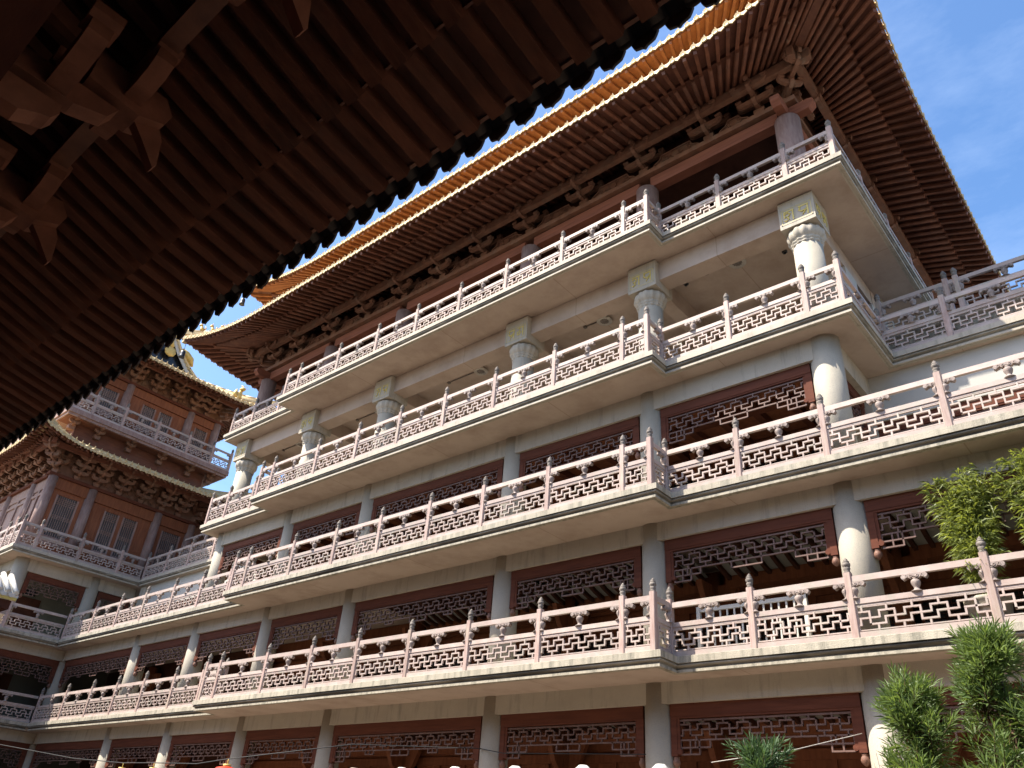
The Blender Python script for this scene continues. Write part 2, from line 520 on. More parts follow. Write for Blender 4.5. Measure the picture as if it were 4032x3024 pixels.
# ---------------------------------------------------------------- slabs with moulded edges
PROF = [(.16, .02), (.05, .02), (0, 0), (0, -.19), (.07, -.19), (.07, -.207), (.045, -.215), (.035, -.235), (.04, -.255), (.06, -.272), (.10, -.28),
        (.135, -.30), (.15, -.345), (.10, -.35), (.10, -.43), (.20, -.43), (.20, -.412), (.225, -.412), (.225, -.43), (.3, -.43)]
def offset_path(path, dist):
    out = []
    n = len(path)
    for i, p in enumerate(path):
        def nrm(a, b):
            d = Vector((b[0] - a[0], b[1] - a[1])).normalized()
            return Vector((-d.y, d.x))                    # inward = left of travel
        ns = []
        if i > 0:
            ns.append(nrm(path[i - 1], p))
        if i < n - 1:
            ns.append(nrm(p, path[i + 1]))
        v = ns[0] if len(ns) == 1 else (ns[0] + ns[1]) / (1 + ns[0].dot(ns[1]))
        out.append((p[0] + v.x * dist, p[1] + v.y * dist))
    return out

def slab(parent, path, zT, back, matname, zoff=0.0):
    b = MB()
    rings = [[(x, y, zT + dz + zoff) for x, y in offset_path(path, ins)] for ins, dz in PROF]
    n = len(path)
    def band(b, rg):
        vs = [v for r_ in rg for v in r_]
        b.add(vs, [(j * n + i, j * n + i + 1, j * n + i + 1 + n, j * n + i + n) for j in range(len(rg) - 1) for i in range(n - 1)])
    band(b, rings[:4])
    band(b, rings[13:])
    mo = MB()
    band(mo, rings[3:14])
    top = [(x, y, zT + .02 + zoff) for x, y in offset_path(path, .16)] + [(x, y, zT + .02 + zoff) for x, y in back]
    b.add(top, [tuple(range(len(top)))])
    o = b.build('balcony_edge', M[matname], parent)
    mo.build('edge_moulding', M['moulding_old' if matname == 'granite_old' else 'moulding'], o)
    s_ = MB()
    bp_ = offset_path(path, .29)
    poly = [(x, y) for x, y in bp_] + list(back)
    vs = [(x, y, zT - .432 + zoff) for x, y in poly] + [(x, y, zT - .20 + zoff) for x, y in poly]
    k = len(poly)
    s_.add(vs, [tuple(range(k)), tuple(range(k, 2 * k))] + [(i, (i + 1) % k, (i + 1) % k + k, i + k) for i in range(k)])
    s_.build('soffit', M['plaster'], parent)
    return o

# ---------------------------------------------------------------- measured layout
TZ = {1: 5.50, 2: 10.67, 3: 15.90, 4: 21.99}
FY = {1: 20.0, 2: 20.0, 3: 20.19, 4: 20.08}             # front edge of the projecting part
IY = {1: 20.95, 2: 20.95, 3: 21.14, 4: 21.03}           # front edge beside it
LX = {1: -37.09, 2: -36.95, 3: -37.10, 4: -36.83}
RX = {1: -11.91, 2: -11.90, 3: -12.02, 4: -11.91}
LO = {3: -43.72, 4: -43.90}
RO = {3: -5.39, 4: -4.80}
IY2, WX, WY, BACK = 24.95, -58.56, 16.09, 47.0
COLS = [-6.85, -13.38, -20.1, -29.35, -35.8, -42.6]
CY, CR = 22.42, 0.5
FAR = 12.0

hall = thing('temple_hall', (-24.6, 22.4, -2.35),
             'long multi-storey temple hall with pale concrete balconies stacked under a double tiled roof', 'temple hall')

# balcony slabs
for lv in (1, 2):
    path = [(WX + .001, IY[lv]), (LX[lv], IY[lv]), (LX[lv], FY[lv]), (RX[lv], FY[lv]), (RX[lv], IY[lv]), (FAR, IY[lv])]
    slab(hall, path, TZ[lv], [(FAR, BACK), (WX - .2, BACK)], 'granite_old')
path = [(WX + .001, IY2), (LO[3], IY2), (LO[3], IY[3]), (LX[3], IY[3]), (LX[3], FY[3]), (RX[3], FY[3]), (RX[3], IY[3]),
        (RO[3], IY[3]), (RO[3], IY2), (FAR, IY2)]
slab(hall, path, TZ[3], [(FAR, BACK), (WX - .2, BACK)], 'granite')
path = [(LO[4], BACK + 1), (LO[4], IY[4]), (LX[4], IY[4]), (LX[4], FY[4]), (RX[4], FY[4]), (RX[4], IY[4]), (RO[4], IY[4]), (RO[4], BACK + 1)]
slab(hall, path, TZ[4], [], 'granite')

# balustrades: post positions as measured along each run
PF = {1: [-12.2, -13.28, -16.5, -19.67, -22.69, -25.69, -28.66, -31.87, -34.98, -35.99 - .75],
      2: [-12.2, -13.26, -16.42, -19.58, -22.53, -25.53, -28.53, -31.72, -35.0, -36.6],
      3: [-12.3, -13.38, -16.57, -19.72, -22.68, -25.63, -28.63, -31.81, -35.07, -36.7],
      4: [-12.22, -13.3, -16.45, -19.65, -22.6, -25.6, -28.6, -31.8, -34.95, -36.5]}
for lv in PF:
    PF[lv][-1] = LX[lv] + .3
    PF[lv][0] = RX[lv] - .3
    PF[lv][-2] = min(PF[lv][-2], LX[lv] + 1.45)
RZ = {1: 0, 2: 0, 3: 0, 4: -.12}
INS = {1: .17, 2: .17, 3: .17, 4: .27}
for lv in (1, 2, 3, 4):
    zt, i_ = TZ[lv] + .02 + RZ[lv], INS[lv]
    fy, iy = FY[lv] + i_, IY[lv] + i_
    xl, xr = PF[lv][-1], PF[lv][0]
    balustrade(hall, (xl, fy), (xr, fy), [x - xl for x in reversed(PF[lv])], zt)
    # short returns
    balustrade(hall, (xl, iy), (xl, fy + .1), [0.0], zt, ends=(True, False))
    balustrade(hall, (xr, fy + .1), (xr, iy), [iy - fy - .1], zt, ends=(False, True))
    # beside the projecting part, right
    rp = {1: [-9.58, -6.81, -3.55, -.3, 3.0, 6.3], 2: [-9.58, -6.83, -3.58, -.3, 3.0, 6.3], 3: [-9.6, -6.84], 4: [-9.54, -6.84]}[lv]
    end = 9.0 if lv < 3 else RO[lv] - .3
    if lv > 2:
        rp = rp + [end]
    balustrade(hall, (xr, iy), (end, iy), [x - xr for x in rp], zt, ends=(False, lv > 2))
    # left
    lp = {1: [-54.5, -51.06, -47.9, -44.74, -41.5, -38.75], 2: [-54.4, -51.01, -47.81, -44.46, -41.43, -38.6],
          3: [-41.5, -38.85], 4: [-41.3, -38.5]}[lv]
    st = WX + .17 if lv < 3 else LO[lv] + .3
    ps = [0.0] + [x - st for x in lp]
    balustrade(hall, (st, iy), (xl, iy), ps, zt, ends=(True, False))
    if lv > 2:                                          # the sides going back
        yb = IY2 + .17 if lv == 3 else 45.0
        n = 1 if lv == 3 else 8
        for xs in (RO[lv] - .3, LO[lv] + .3):
            Ls = yb - iy
            balustrade(hall, (xs, iy + .01), (xs, yb), [Ls * (k + 1) / n for k in range(n)] if n > 1 else [Ls], zt, ends=(False, True))
# terraces on both sides at the third balcony, with a second rail behind
zt = TZ[3] + .02
balustrade(hall, (RO[3] - .3, IY2 + .17), (9, IY2 + .17), [2.12, 5.0, 8.0], zt, ends=(False, False))
balustrade(hall, (-5.98, 27.0), (9, 27.0), [0.0, 2.4, 2.75, 5.8, 8.8], zt + 1.98, ends=(True, False))
balustrade(hall, (WX + .17, IY2 + .17), (LO[3] + .3, IY2 + .17), [0.0, 3.1, 6.2, 9.3, 12.4], zt, ends=(True, False))
balustrade(hall, (-57.5, 27.0), (-44.4, 27.0), [3.1, 6.2, 9.3], zt + 1.98, ends=(False, False))
MB().box(-6.3, FAR, IY2 + .42, IY2 + .62, TZ[3] + .03, TZ[3] + 1.02).build('parapet_wall', M['granite_old'], hall)
MB().box(-6.4, FAR, 26.8, 27.25, TZ[3] + .03, TZ[3] + 1.99).build('parapet_wall', M['granite_old'], hall)
MB().box(-58.2, -43.3, 26.8, 27.25, TZ[3] + .03, TZ[3] + 1.99).build('parapet_wall', M['granite_old'], hall)

# columns
colbuf = {}
def column(parent, x, y, z0, z1, r_=CR, m_='column', name='column'):
    key = (round(z1 - z0, 2), r_, m_)
    if key not in colbuf:
        b = MB()
        b.tube([(0, 0, 0), (0, 0, z1 - z0)], r_, 36)
        colbuf[key] = b.mesh(name, M[m_])
    return put(colbuf[key], name, (x, y, z0), 0, parent)

XL1 = COLS + [-49.25, -0.2, 6.4]
for z0, z1 in ((-.5, 5.072), (5.5, 10.242)):
    for x in XL1:
        column(hall, x, CY, z0, z1)
for x in COLS:
    column(hall, x, CY, 10.67, 15.47)
    column(hall, x, CY, 22.0, 26.2, m_='old_wood')
for x in (COLS[0], COLS[-1]):
    for y in (29.5, 36.5, 43.5):
        column(hall, x, y, 22.0, 26.2, m_='old_wood')
        column(hall, x, y, 15.9, 21.5)

# hanging fret between columns
def fret_hang(L, h):
    n = max(2, round(L / 0.60))
    p = L / n
    sg = fret_segments(L, n, h, -h)
    z1 = -h
    low = []
    def drop(u0, u1, d):
        low.extend([(u0, z1, u0, z1 - d), (u1, z1, u1, z1 - d), (u0, z1 - d, u1, z1 - d), ((u0 + u1) / 2, z1, (u0 + u1) / 2, z1 - d)])
    drop(0, 1.5 * p, .20)
    drop(0, .95 * p, .38)
    drop(L - 1.5 * p, L, .20)
    drop(L - .95 * p, L, .38)
    drop(L / 2 - .8 * p, L / 2 + .8 * p, .20)
    low.append((0, z1, L, z1))
    if L > 7:
        drop(L * .27 - .4 * p, L * .27 + .4 * p, .14)
        drop(L * .73 - .4 * p, L * .73 + .4 * p, .14)
    return sg + low

def pendant(mb, u, y, z):
    mb.lathe([(.06, 0), (.085, -.03), (.07, -.05), (.10, -.10), (.115, -.16), (.10, -.22), (.05, -.28), (.01, -.31)], (u, y, z), 12, flute=.08, fl_n=6)

def bay(parent, p0, p1, zb, h=0.62, dep=0.28, lint=0.35):
    """wooden lintel, jambs and fret in the opening from p0 to p1 (clear width), zb = underside of the beam"""
    p0, p1 = Vector((*p0, 0)), Vector((*p1, 0))
    L = (p1 - p0).length
    u = (p1 - p0) / L
    f_ = lambda v: Vector((p0.x + v.x * u.x - v.y * u.y, p0.y + v.x * u.y + v.y * u.x, zb + v.z))
    b = MB()
    b.box(0, L, -.02, dep, -lint, -.002)
    b.box(0, L, .0, dep - .02, -lint - .06, -lint)
    jb = lint + 1.06
    for s_, a in ((1, 0), (-1, L)):
        b.box(min(a, a + s_ * .20), max(a, a + s_ * .20), .0, .20, -jb - .02, -lint - .06)
        b.box(min(a + s_ * .20, a + s_ * .29), max(a + s_ * .20, a + s_ * .29), .02, .14, -jb + .12, -lint - .06)
        b.tube([(a + s_ * .27, .0, -jb + .10), (a + s_ * .27, .16, -jb + .10)], .08, 10)
    b.xf(f_)
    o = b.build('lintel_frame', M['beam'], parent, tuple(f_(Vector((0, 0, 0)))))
    g = MB()
    bars2d(g, [(a + .30, c, e + .30, d_) for a, c, e, d_ in fret_hang(L - .6, h)], .08, .042, .06)
    g.xf(lambda v: f_(Vector((v.x, v.y, v.z - lint - .10))))
    g.build('hanging_fret', M['fret'], o)
    MB().box(.29, L - .29, .05, .11, -.14 - lint, -.09 - lint).xf(f_).build('fret_rail', M['fret'], o)
    for a in (.11, L - .11):
        g = MB()
        pendant(g, a, .10, -jb - .02)
        g.xf(f_).build('lotus_pendant', M['pendant'], o)
    return o

# beams over the columns, with the frets below
XS = sorted(XL1)
bb = {0: (5.07, 4.45), 1: (10.24, 9.60), 2: (15.47, 14.66)}
def beam(parent, x0, x1, y0, y1, z0, z1, m_='plaster', name='beam'):
    return MB().box(x0, x1, y0, y1, z0, z1).build(name, M[m_], parent)
for lv, (zt_, zb_) in bb.items():
    xs = XS if lv < 2 else sorted(COLS)
    if lv < 2:
        xs = [-59.6] + xs
    for x0, x1 in zip(xs[:-1], xs[1:]):
        beam(hall, x0 + .22, x1 - .22, 22.0, 22.76, zb_, zt_ - .002, 'granite')
        bay(hall, (x0 + .47, 22.14), (x1 - .47, 22.14), zb_, h=.55 if lv == 0 else .62)
# return of the second floor at both ends, and the plastered wall under the terraces
for sx, xc in ((1, COLS[0]), (-1, COLS[-1])):
    beam(hall, xc - .36 * 1, xc + .36, CY + .3, 25.42, 14.66, 15.468, 'granite')
    fx = xc + sx * .2
    p = ((xc + .12, CY + .47), (xc + .12, 25.3)) if sx > 0 else ((xc - .12, 25.3), (xc - .12, CY + .47))
    bay(hall, p[0], p[1], 14.66)
def wallx(x0, x1):
    b = MB()
    b.box(x0, x1, 25.42, 25.8, 13.92, 15.46)
    b.box(x0, x1, 25.40, 25.8, 13.70, 13.92)
    b.build('terrace_wall', M['white'], hall)
wallx(-6.95, FAR)
wallx(-58.3, -42.5)
for x0, x1 in ((-6.5, -.6), (.2, 6), (-49.0, -43.2), (-57.6, -50.0)):
    bay(hall, (x0, 25.5), (x1, 25.5), 13.70)
for x in (-6.9, -.2, -42.6, -49.5, -58.2):
    beam(hall, x - .42, x + .42, 25.3, 25.9, 10.68, 15.45, 'granite', 'pilaster')

# ---- inner walls with doors
def door_screen(parent, x0, x1, y, z0, z1, n):
    b = MB()
    b.box(x0, x1, y + .06, y + .2, z0, z1)
    b.box(x0, x1, y - .06, y + .06, z1 - .45, z1 - .12)
    w = (x1 - x0) / n
    for i in range(n + 1):
        b.box(x0 + i * w - .09, x0 + i * w + .09, y - .05, y + .06, z0, z1 - .45)
    b.box(x0, x1, y - .03, y + .06, z1 - 1.0, z1 - .82)
    o = b.build('door_screen', M['orange'], parent, (x0, y, z0))
    g, k = MB(), MB()
    for i in range(n):
        a, c = x0 + i * w + .2, x0 + (i + 1) * w - .2
        za, zc = z0 + 1.3, z1 - 1.1
        k.box(a - .02, c + .02, y + .03, y + .058, za, zc)
        nx = 6
        for j in range(1, nx):
            t = a + (c - a) * j / nx
            g.box(t - .013, t + .013, y - .01, y + .03, za, zc)
        nz = 9
        for j in range(nz + 1):
            t = za + (zc - za) * j / nz
            g.box(a, c, y - .012, y + .028, t - .013, t + .013)
    k.build('window_pane', M['dark'], o)
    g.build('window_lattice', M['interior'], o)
    return o
for lv, (z0, z1) in enumerate(((-.5, 5.0), (5.53, 10.2), (10.7, 15.4))):
    xs = sorted(COLS) if lv == 2 else [-68.0, -56.0, -49.25] + sorted(COLS) + [-.2, 6.4]
    for x0, x1 in zip(xs[:-1], xs[1:]):
        if x1 < -36 and lv < 2:
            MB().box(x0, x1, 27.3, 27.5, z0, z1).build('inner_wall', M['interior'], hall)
            continue
        door_screen(hall, x0, x1, 27.4, z0, z1 - 1.0 if lv < 2 else z1, 4 if x1 - x0 < 8 else 6)
        MB().box(x0, x1, 27.36, 27.6, z1 - 1.0, z1).build('inner_wall', M['orange'], hall) if lv < 2 else None
    for x in xs:
        if lv == 2 and abs(x + 42.6) < .1: continue
        # inner column with its curved head bracket
        b = MB().tube([(x - .3, 26.9, z0), (x - .3, 26.9, z1 - .3)], .3, 20)
        b.prism([(0, 0), (1.1, 0), (1.0, -.25), (.75, -.75), (.45, -1.05), (.30, -1.25), (0, -1.3)], (x - .3, 26.9, z1 - .75), (1, 0, 0), Z, Y, .22)
        b.prism([(0, 0), (1.1, 0), (1.0, -.25), (.75, -.75), (.45, -1.05), (.30, -1.25), (0, -1.3)], (x - .3, 26.9, z1 - .75), (0, -1, 0), Z, X, .22)
        b.build('inner_column', M['orange'], hall)
# vaulted gallery ceilings of white boards and dark ribs
def vault(x0, x1, zt_, k=1.0, ya=23.2, yb=26.9):
    prof = [(yb, -1.15 * k), (yb - .35, -1.05 * k), (yb - .8, -.74 * k), (yb - 1.1, -.45 * k), (yb - 1.45, -.30 * k), (yb - 1.9, -.24), (ya, -.22)]
    b = MB()
    vs = [(x, y, zt_ + dz) for x in (x0, x1) for y, dz in prof]
    n = len(prof)
    b.add(vs, [(i, i + 1, i + 1 + n, i + n) for i in range(n - 1)])
    o = b.build('vault_ceiling', M['vault'], hall, (x0, ya, zt_))
    g = MB()
    x = x0 + .2
    while x < x1:
        for (ya_, za), (yb_, zb) in zip(prof[:-1], prof[1:]):
            g.bar((x, ya_, zt_ + za - .09), (x, yb_ - .02, zt_ + zb - .09), .13, .16)
        x += .52
    g.build('vault_ribs', M['interior'], o)
    g = MB().box(x0, x1, yb - .15, yb + .4, zt_ - .45 - 1.12 * k, zt_ - 1.12 * k)
    g.build('vault_beam', M['orange'], o)
XV = [-42.6, -35.8, -29.35, -20.1, -13.38, -6.85, -.2, 6.4]
for lv, z in ((0, 5.05), (1, 10.2)):
    for x0, x1 in zip(XV[:-1], XV[1:]):
        if x1 < -29: continue
        vault(x0 + .3, x1 - .3, z, (.35, .42)[lv])
# boarded ceiling with cross beams on the second floor
b = MB().box(-42.4, -7.0, 22.8, 27.3, 15.30, 15.40)
b.build('boarded_ceiling', M['orange'], hall)
b = MB()
x = -41.5
while x < -7.4:
    b.box(x - .14, x + .14, 22.8, 27.3, 14.98, 15.30)
    x += 1.35
b.box(-42.4, -7.0, 24.6, 24.9, 14.97, 15.30)
b.build('ceiling_beams', M['beam'], hall)

# ---- open loggia (third floor): boxes with characters, lotus capitals
def glyphs(seed):
    """two gilt characters in relief, each an upper bar with looping strokes"""
    rnd = random.Random(seed)
    g = MB()
    for c in (-.27, .27):
        v = rnd.randint(0, 3)
        t = .035
        g.box(c - .19, c + .19, -.01, .03, .20, .25)
        g.box(c + .12, c + .17, -.012, .028, -.24, .20)
        if v in (0, 2):
            pts = [(c - .18, 0, .10), (c - .05, 0, .16), (c + .04, 0, .08), (c - .02, 0, -.02), (c - .14, 0, -.02), (c - .06, 0, -.06), (c - .02, 0, -.16), (c - .12, 0, -.22), (c - .2, 0, -.15)]
        elif v == 1:
            pts = [(c - .12, 0, .2), (c - .16, 0, .05), (c - .08, 0, -.04), (c + .04, 0, -.02), (c + .12, 0, .04), (c + .02, 0, -.1), (c - .06, 0, -.22)]
        else:
            pts = [(c - .05, 0, .2), (c - .05, 0, .02), (c - .17, 0, -.02), (c - .17, 0, -.14), (c - .07, 0, -.17), (c - .02, 0, -.08), (c + .1, 0, -.04)]
        g.tube(pts, [t * .8] + [t] * (len(pts) - 2) + [t * .4], 5)
        if v == 2:
            g.box(c - .2, c - .15, -.012, .028, -.05, .2)
    return g
LOT = [(.50, -.74), (.505, -.72), (.53, -.70), (.53, -.66), (.505, -.64), (.51, -.61), (.55, -.58), (.55, -.54), (.53, -.51), (.57, -.47), (.62, -.40),
       (.655, -.29), (.65, -.17), (.60, -.06), (.52, 0)]
def capital(parent, x, y, sides, seed, name='capital'):
    b = MB()
    b.tube([(x, y, 15.9), (x, y, 19.6)], CR, 36)
    b.build('column', M['column'], parent, (x, y, 15.9))
    b = MB().lathe(LOT, (x, y, 20.25), 72, flute=.035, fl_n=14)
    o = b.build('lotus_capital', M['granite'], parent, (x, y, 20.2))
    b = MB().box(x - .65, x + .65, y - .65, y + .65, 20.25, 21.50)
    for nx, ny in sides:
        # a raised frame around the sunk field
        sx_ = Vector((-ny, nx, 0)) if ny else Vector((0, nx, 0))
        sx_ = Vector((abs(ny), abs(nx), 0))
        n_ = Vector((nx, ny, 0))
        c_ = Vector((x, y, 20.78)) + n_ * .655
        for (a0, a1, z0, z1) in ((-.58, .58, .33, .37), (-.58, .58, -.37, -.33), (-.58, -.54, -.37, .37), (.54, .58, -.37, .37)):
            q = [c_ + sx_ * a0 + Vector((0, 0, z0)), c_ + sx_ * a1 + Vector((0, 0, z1))]
            lo = [min(q[0][i], q[1][i]) - .004 * abs(n_[i]) for i in range(3)]
            hi = [max(q[0][i], q[1][i]) + .004 * abs(n_[i]) for i in range(3)]
            b.box(lo[0], hi[0], lo[1], hi[1], lo[2], hi[2])
    o2 = b.build('capital_block', M['granite'], parent, (x, y, 20.25))
    for k, (nx, ny) in enumerate(sides):
        g = glyphs(seed * 7 + k)
        g2 = MB().box(-.55, .55, -.004, .0, .315, .33).box(-.55, .55, -.004, 0, -.33, -.315).box(-.55, -.535, -.004, 0, -.315, .315).box(.535, .55, -.004, 0, -.315, .315)
        g.join(g2)
        n_ = Vector((nx, ny, 0))
        rt = Vector((-ny, nx, 0))
        g.xf(lambda v: Vector((x, y, 20.78)) + rt * v.x + n_ * (.656 - v.y) + Vector((0, 0, v.z)))
        g.build('gilt_characters', M['gold_paint'], o2)
for k, x in enumerate(COLS):
    sides = [(0, -1)] + ([(1, 0)] if k == 0 else []) + ([(-1, 0)] if k == 5 else [])
    capital(hall, x, CY, sides, k + 1)
cs = sorted(COLS)
for x0, x1 in zip(cs[:-1], cs[1:]):
    beam(hall, x0 + .63, x1 - .63, 22.05, 22.85, 20.62, 21.545)
for x in COLS:
    beam(hall, x - .3, x + .3, CY + .64, 28.6, 20.70, 21.54)
for xe in (COLS[0], COLS[-1]):
    beam(hall, xe - .32, xe + .32, 28.6, 46, 20.62, 21.54)
beam(hall, cs[0] + .3, cs[-1] - .3, 28.0, 28.6, 20.3, 21.53)
b = MB().box(cs[0] + 2.2, cs[-1] - .35, 28.2, 28.5, 15.95, 20.4)
b.build('inner_wall', M['white'], hall)
b = MB().box(cs[0] + 2.2, cs[-1] - .5, 27.9, 28.5, 18.2, 18.9)
b.build('inner_wall', M['wood'], hall)
# side wall panels seen between the end column and the terrace
for s_, x in ((1, COLS[0]), (-1, COLS[-1])):
    beam(hall, x - .35, x + .35, 25.4, 26.6, 15.92, 20.62, 'white', 'pilaster')
    beam(hall, x - .35, x + .35, 28.3, 29.2, 15.92, 20.62, 'white', 'pilaster')
    beam(hall, x - .15, x + .2, 26.6, 28.3, 20.0, 20.62, 'beam', 'lintel')
    o = beam(hall, x - .12, x + .12, 26.6, 28.3, 15.92, 20.0, 'wood', 'window_panel')
    g = MB()
    for j in range(9):
        y = 26.85 + j * .15
        g.box(x + s_ * .12, x + s_ * .15, y, y + .03, 17.4, 19.8)
    g.build('window_lattice', M['interior'], o)

# ---------------------------------------------------------------- roofs
def bracket_mesh(name, tiers=1, step=.5, rise=.42, wid=.75, beak=True, m_='bracket', lean=0.0):
    """x along the eave, -y outward, z up; origin on the ledge at the wall line"""
    b = MB()
    b.box(-.24, .24, -.22, .22, 0.0, .02)
    b.prism([(-.15, 0), (.15, 0), (.23, .14), (.23, .30), (-.23, .30), (-.23, .14)], (0, 0, .02), X, Z, Y, .42)
    z = .30
    for i in range(tiers):
        vo = (i + 1) * step
        # outward arm with a rounded underside
        out = [(-.3, 0), (vo - .05, -.01), (vo + .12, .07), (vo + .20, .16), (vo + .20, .24), (-.3, .24)]
        b.prism(out, (0, 0, z), (0, -1, 0), Z, X, .17)
        # cross arms: at the wall and over each step
        for v in ([0.0] if i else []) + [vo]:
            w = wid + (.18 if v == 0.0 else 0)
            prof = [(-w, .24), (-w, .14), (-w + .10, .05), (-w + .26, 0), (-.2, -.02), (.2, -.02), (w - .26, 0), (w - .10, .05), (w, .14), (w, .24)]
            b.prism(prof, (0, -v, z + .10), X, Z, Y, .16)
            for e in (-w + .10, w - .10, 0):
                b.prism([(-.09, 0), (.09, 0), (.13, .08), (.13, .16), (-.13, .16), (-.13, .08)], (e, -v, z + .345), X, Z, Y, .24)
        z += rise
    vo = tiers * step
    if beak:
        b.prism([(-.3, .18), (vo + .1, .16), (vo + .24, .02), (vo + .33, -.06), (vo + .38, .12), (vo + .30, .36), (vo + .2, .44), (-.3, .46)], (0, 0, z - .02), (0, -1, 0), Z, X, .13)
        b.prism([(-.2, -.02), (vo - .1, -.06), (vo + .16, -.30), (vo + .22, -.20), (vo + .18, .16), (-.2, .18)], (0, 0, z - .02), (0, -1, 0), Z, X, .12)
    return b.mesh(name, M[m_])

def carved_mesh(name, w, h, seed, m_='bracket'):
    rnd = random.Random(seed)
    b = MB()
    b.prism([(-w, 0), (w, 0), (w - .12, h * .35), (w - .38, h * .55), (w - .5, h), (-w + .5, h), (-w + .38, h * .55), (-w + .12, h * .35)], (0, .07, 0), X, Z, Y, .06)
    pts = [(-w, 0, .03), (-w + .12, 0, h * .35), (-w + .38, 0, h * .55), (-w + .5, 0, h - .03), (w - .5, 0, h - .03), (w - .38, 0, h * .55), (w - .12, 0, h * .35), (w, 0, .03)]
    b.tube(pts, .035, 5)
    for k in range(int(w * 20)):
        x = rnd.uniform(-w + .42, w - .42)
        z = rnd.uniform(.08, h - .1)
        spiral(b, x, z, rnd.uniform(.05, .12), rnd.uniform(-.01, .02), rnd.uniform(.014, .026), rnd.choice((-1, 1)), rnd.uniform(.7, 1.4))
    b.tube([(0, -.02, h * .5), (0, .04, h * .5)], [.17, .19], 12)
    return b.mesh(name, M[m_])

def figure(b, p, s=1.0, face=(-1, -1)):
    """a squat gilt roof beast: haunches, chest, raised head, tail"""
    x, y, z = p
    fx, fy = Vector(face).normalized()
    b.tube([(x, y, z), (x - fx * .02 * s, y - fy * .02 * s, z + .16 * s), (x + fx * .05 * s, y + fy * .05 * s, z + .34 * s), (x + fx * .07 * s, y + fy * .07 * s, z + .44 * s)],
           [.13 * s, .15 * s, .09 * s, .06 * s], 8)
    b.tube([(x + fx * .02 * s, y + fy * .02 * s, z + .44 * s), (x + fx * .14 * s, y + fy * .14 * s, z + .48 * s), (x + fx * .24 * s, y + fy * .24 * s, z + .45 * s)],
           [.08 * s, .10 * s, .05 * s], 8)
    b.tube([(x - fx * .13 * s, y - fy * .13 * s, z + .08 * s), (x - fx * .26 * s, y - fy * .26 * s, z + .25 * s), (x - fx * .20 * s, y - fy * .20 * s, z + .42 * s)],
           [.06 * s, .05 * s, .015 * s], 6)
    for q in (-.05, .05):
        b.tube([(x + fx * .10 * s - fy * q, y + fy * .10 * s + fx * q, z + .52 * s), (x + fx * .04 * s - fy * q * 1.4, y + fy * .04 * s + fx * q * 1.4, z + .68 * s)], [.03 * s, .008 * s], 5)

DISC = {}
def eave_tile_meshes(m_):
    if m_ in DISC: return DISC[m_]
    b = MB()
    b.lathe([(.125, -.02), (.135, 0), (.135, .03), (.10, .035), (.09, .02)], (0, 0, 0), 14, axis='y')
    b.v = [(x, -y, z) for x, y, z in b.v]
    b.tube([(0, -.02, .02), (0, .65, .26)], .118, 10)
    b.tube([(0, .10, .14), (0, .08, .26), (0, .02, .33)], [.035, .03, .008], 6)
    g = MB()
    g.prism([(-.20, .10), (-.17, -.02), (-.12, -.09), (-.05, -.13), (0, -.18), (.05, -.13), (.12, -.09), (.17, -.02), (.20, .10), (.10, .05), (0, .03), (-.10, .05)],
            (.24, 0.0, 0), X, Z, Y, .04)
    b.join(g)
    DISC[m_] = b
    return b

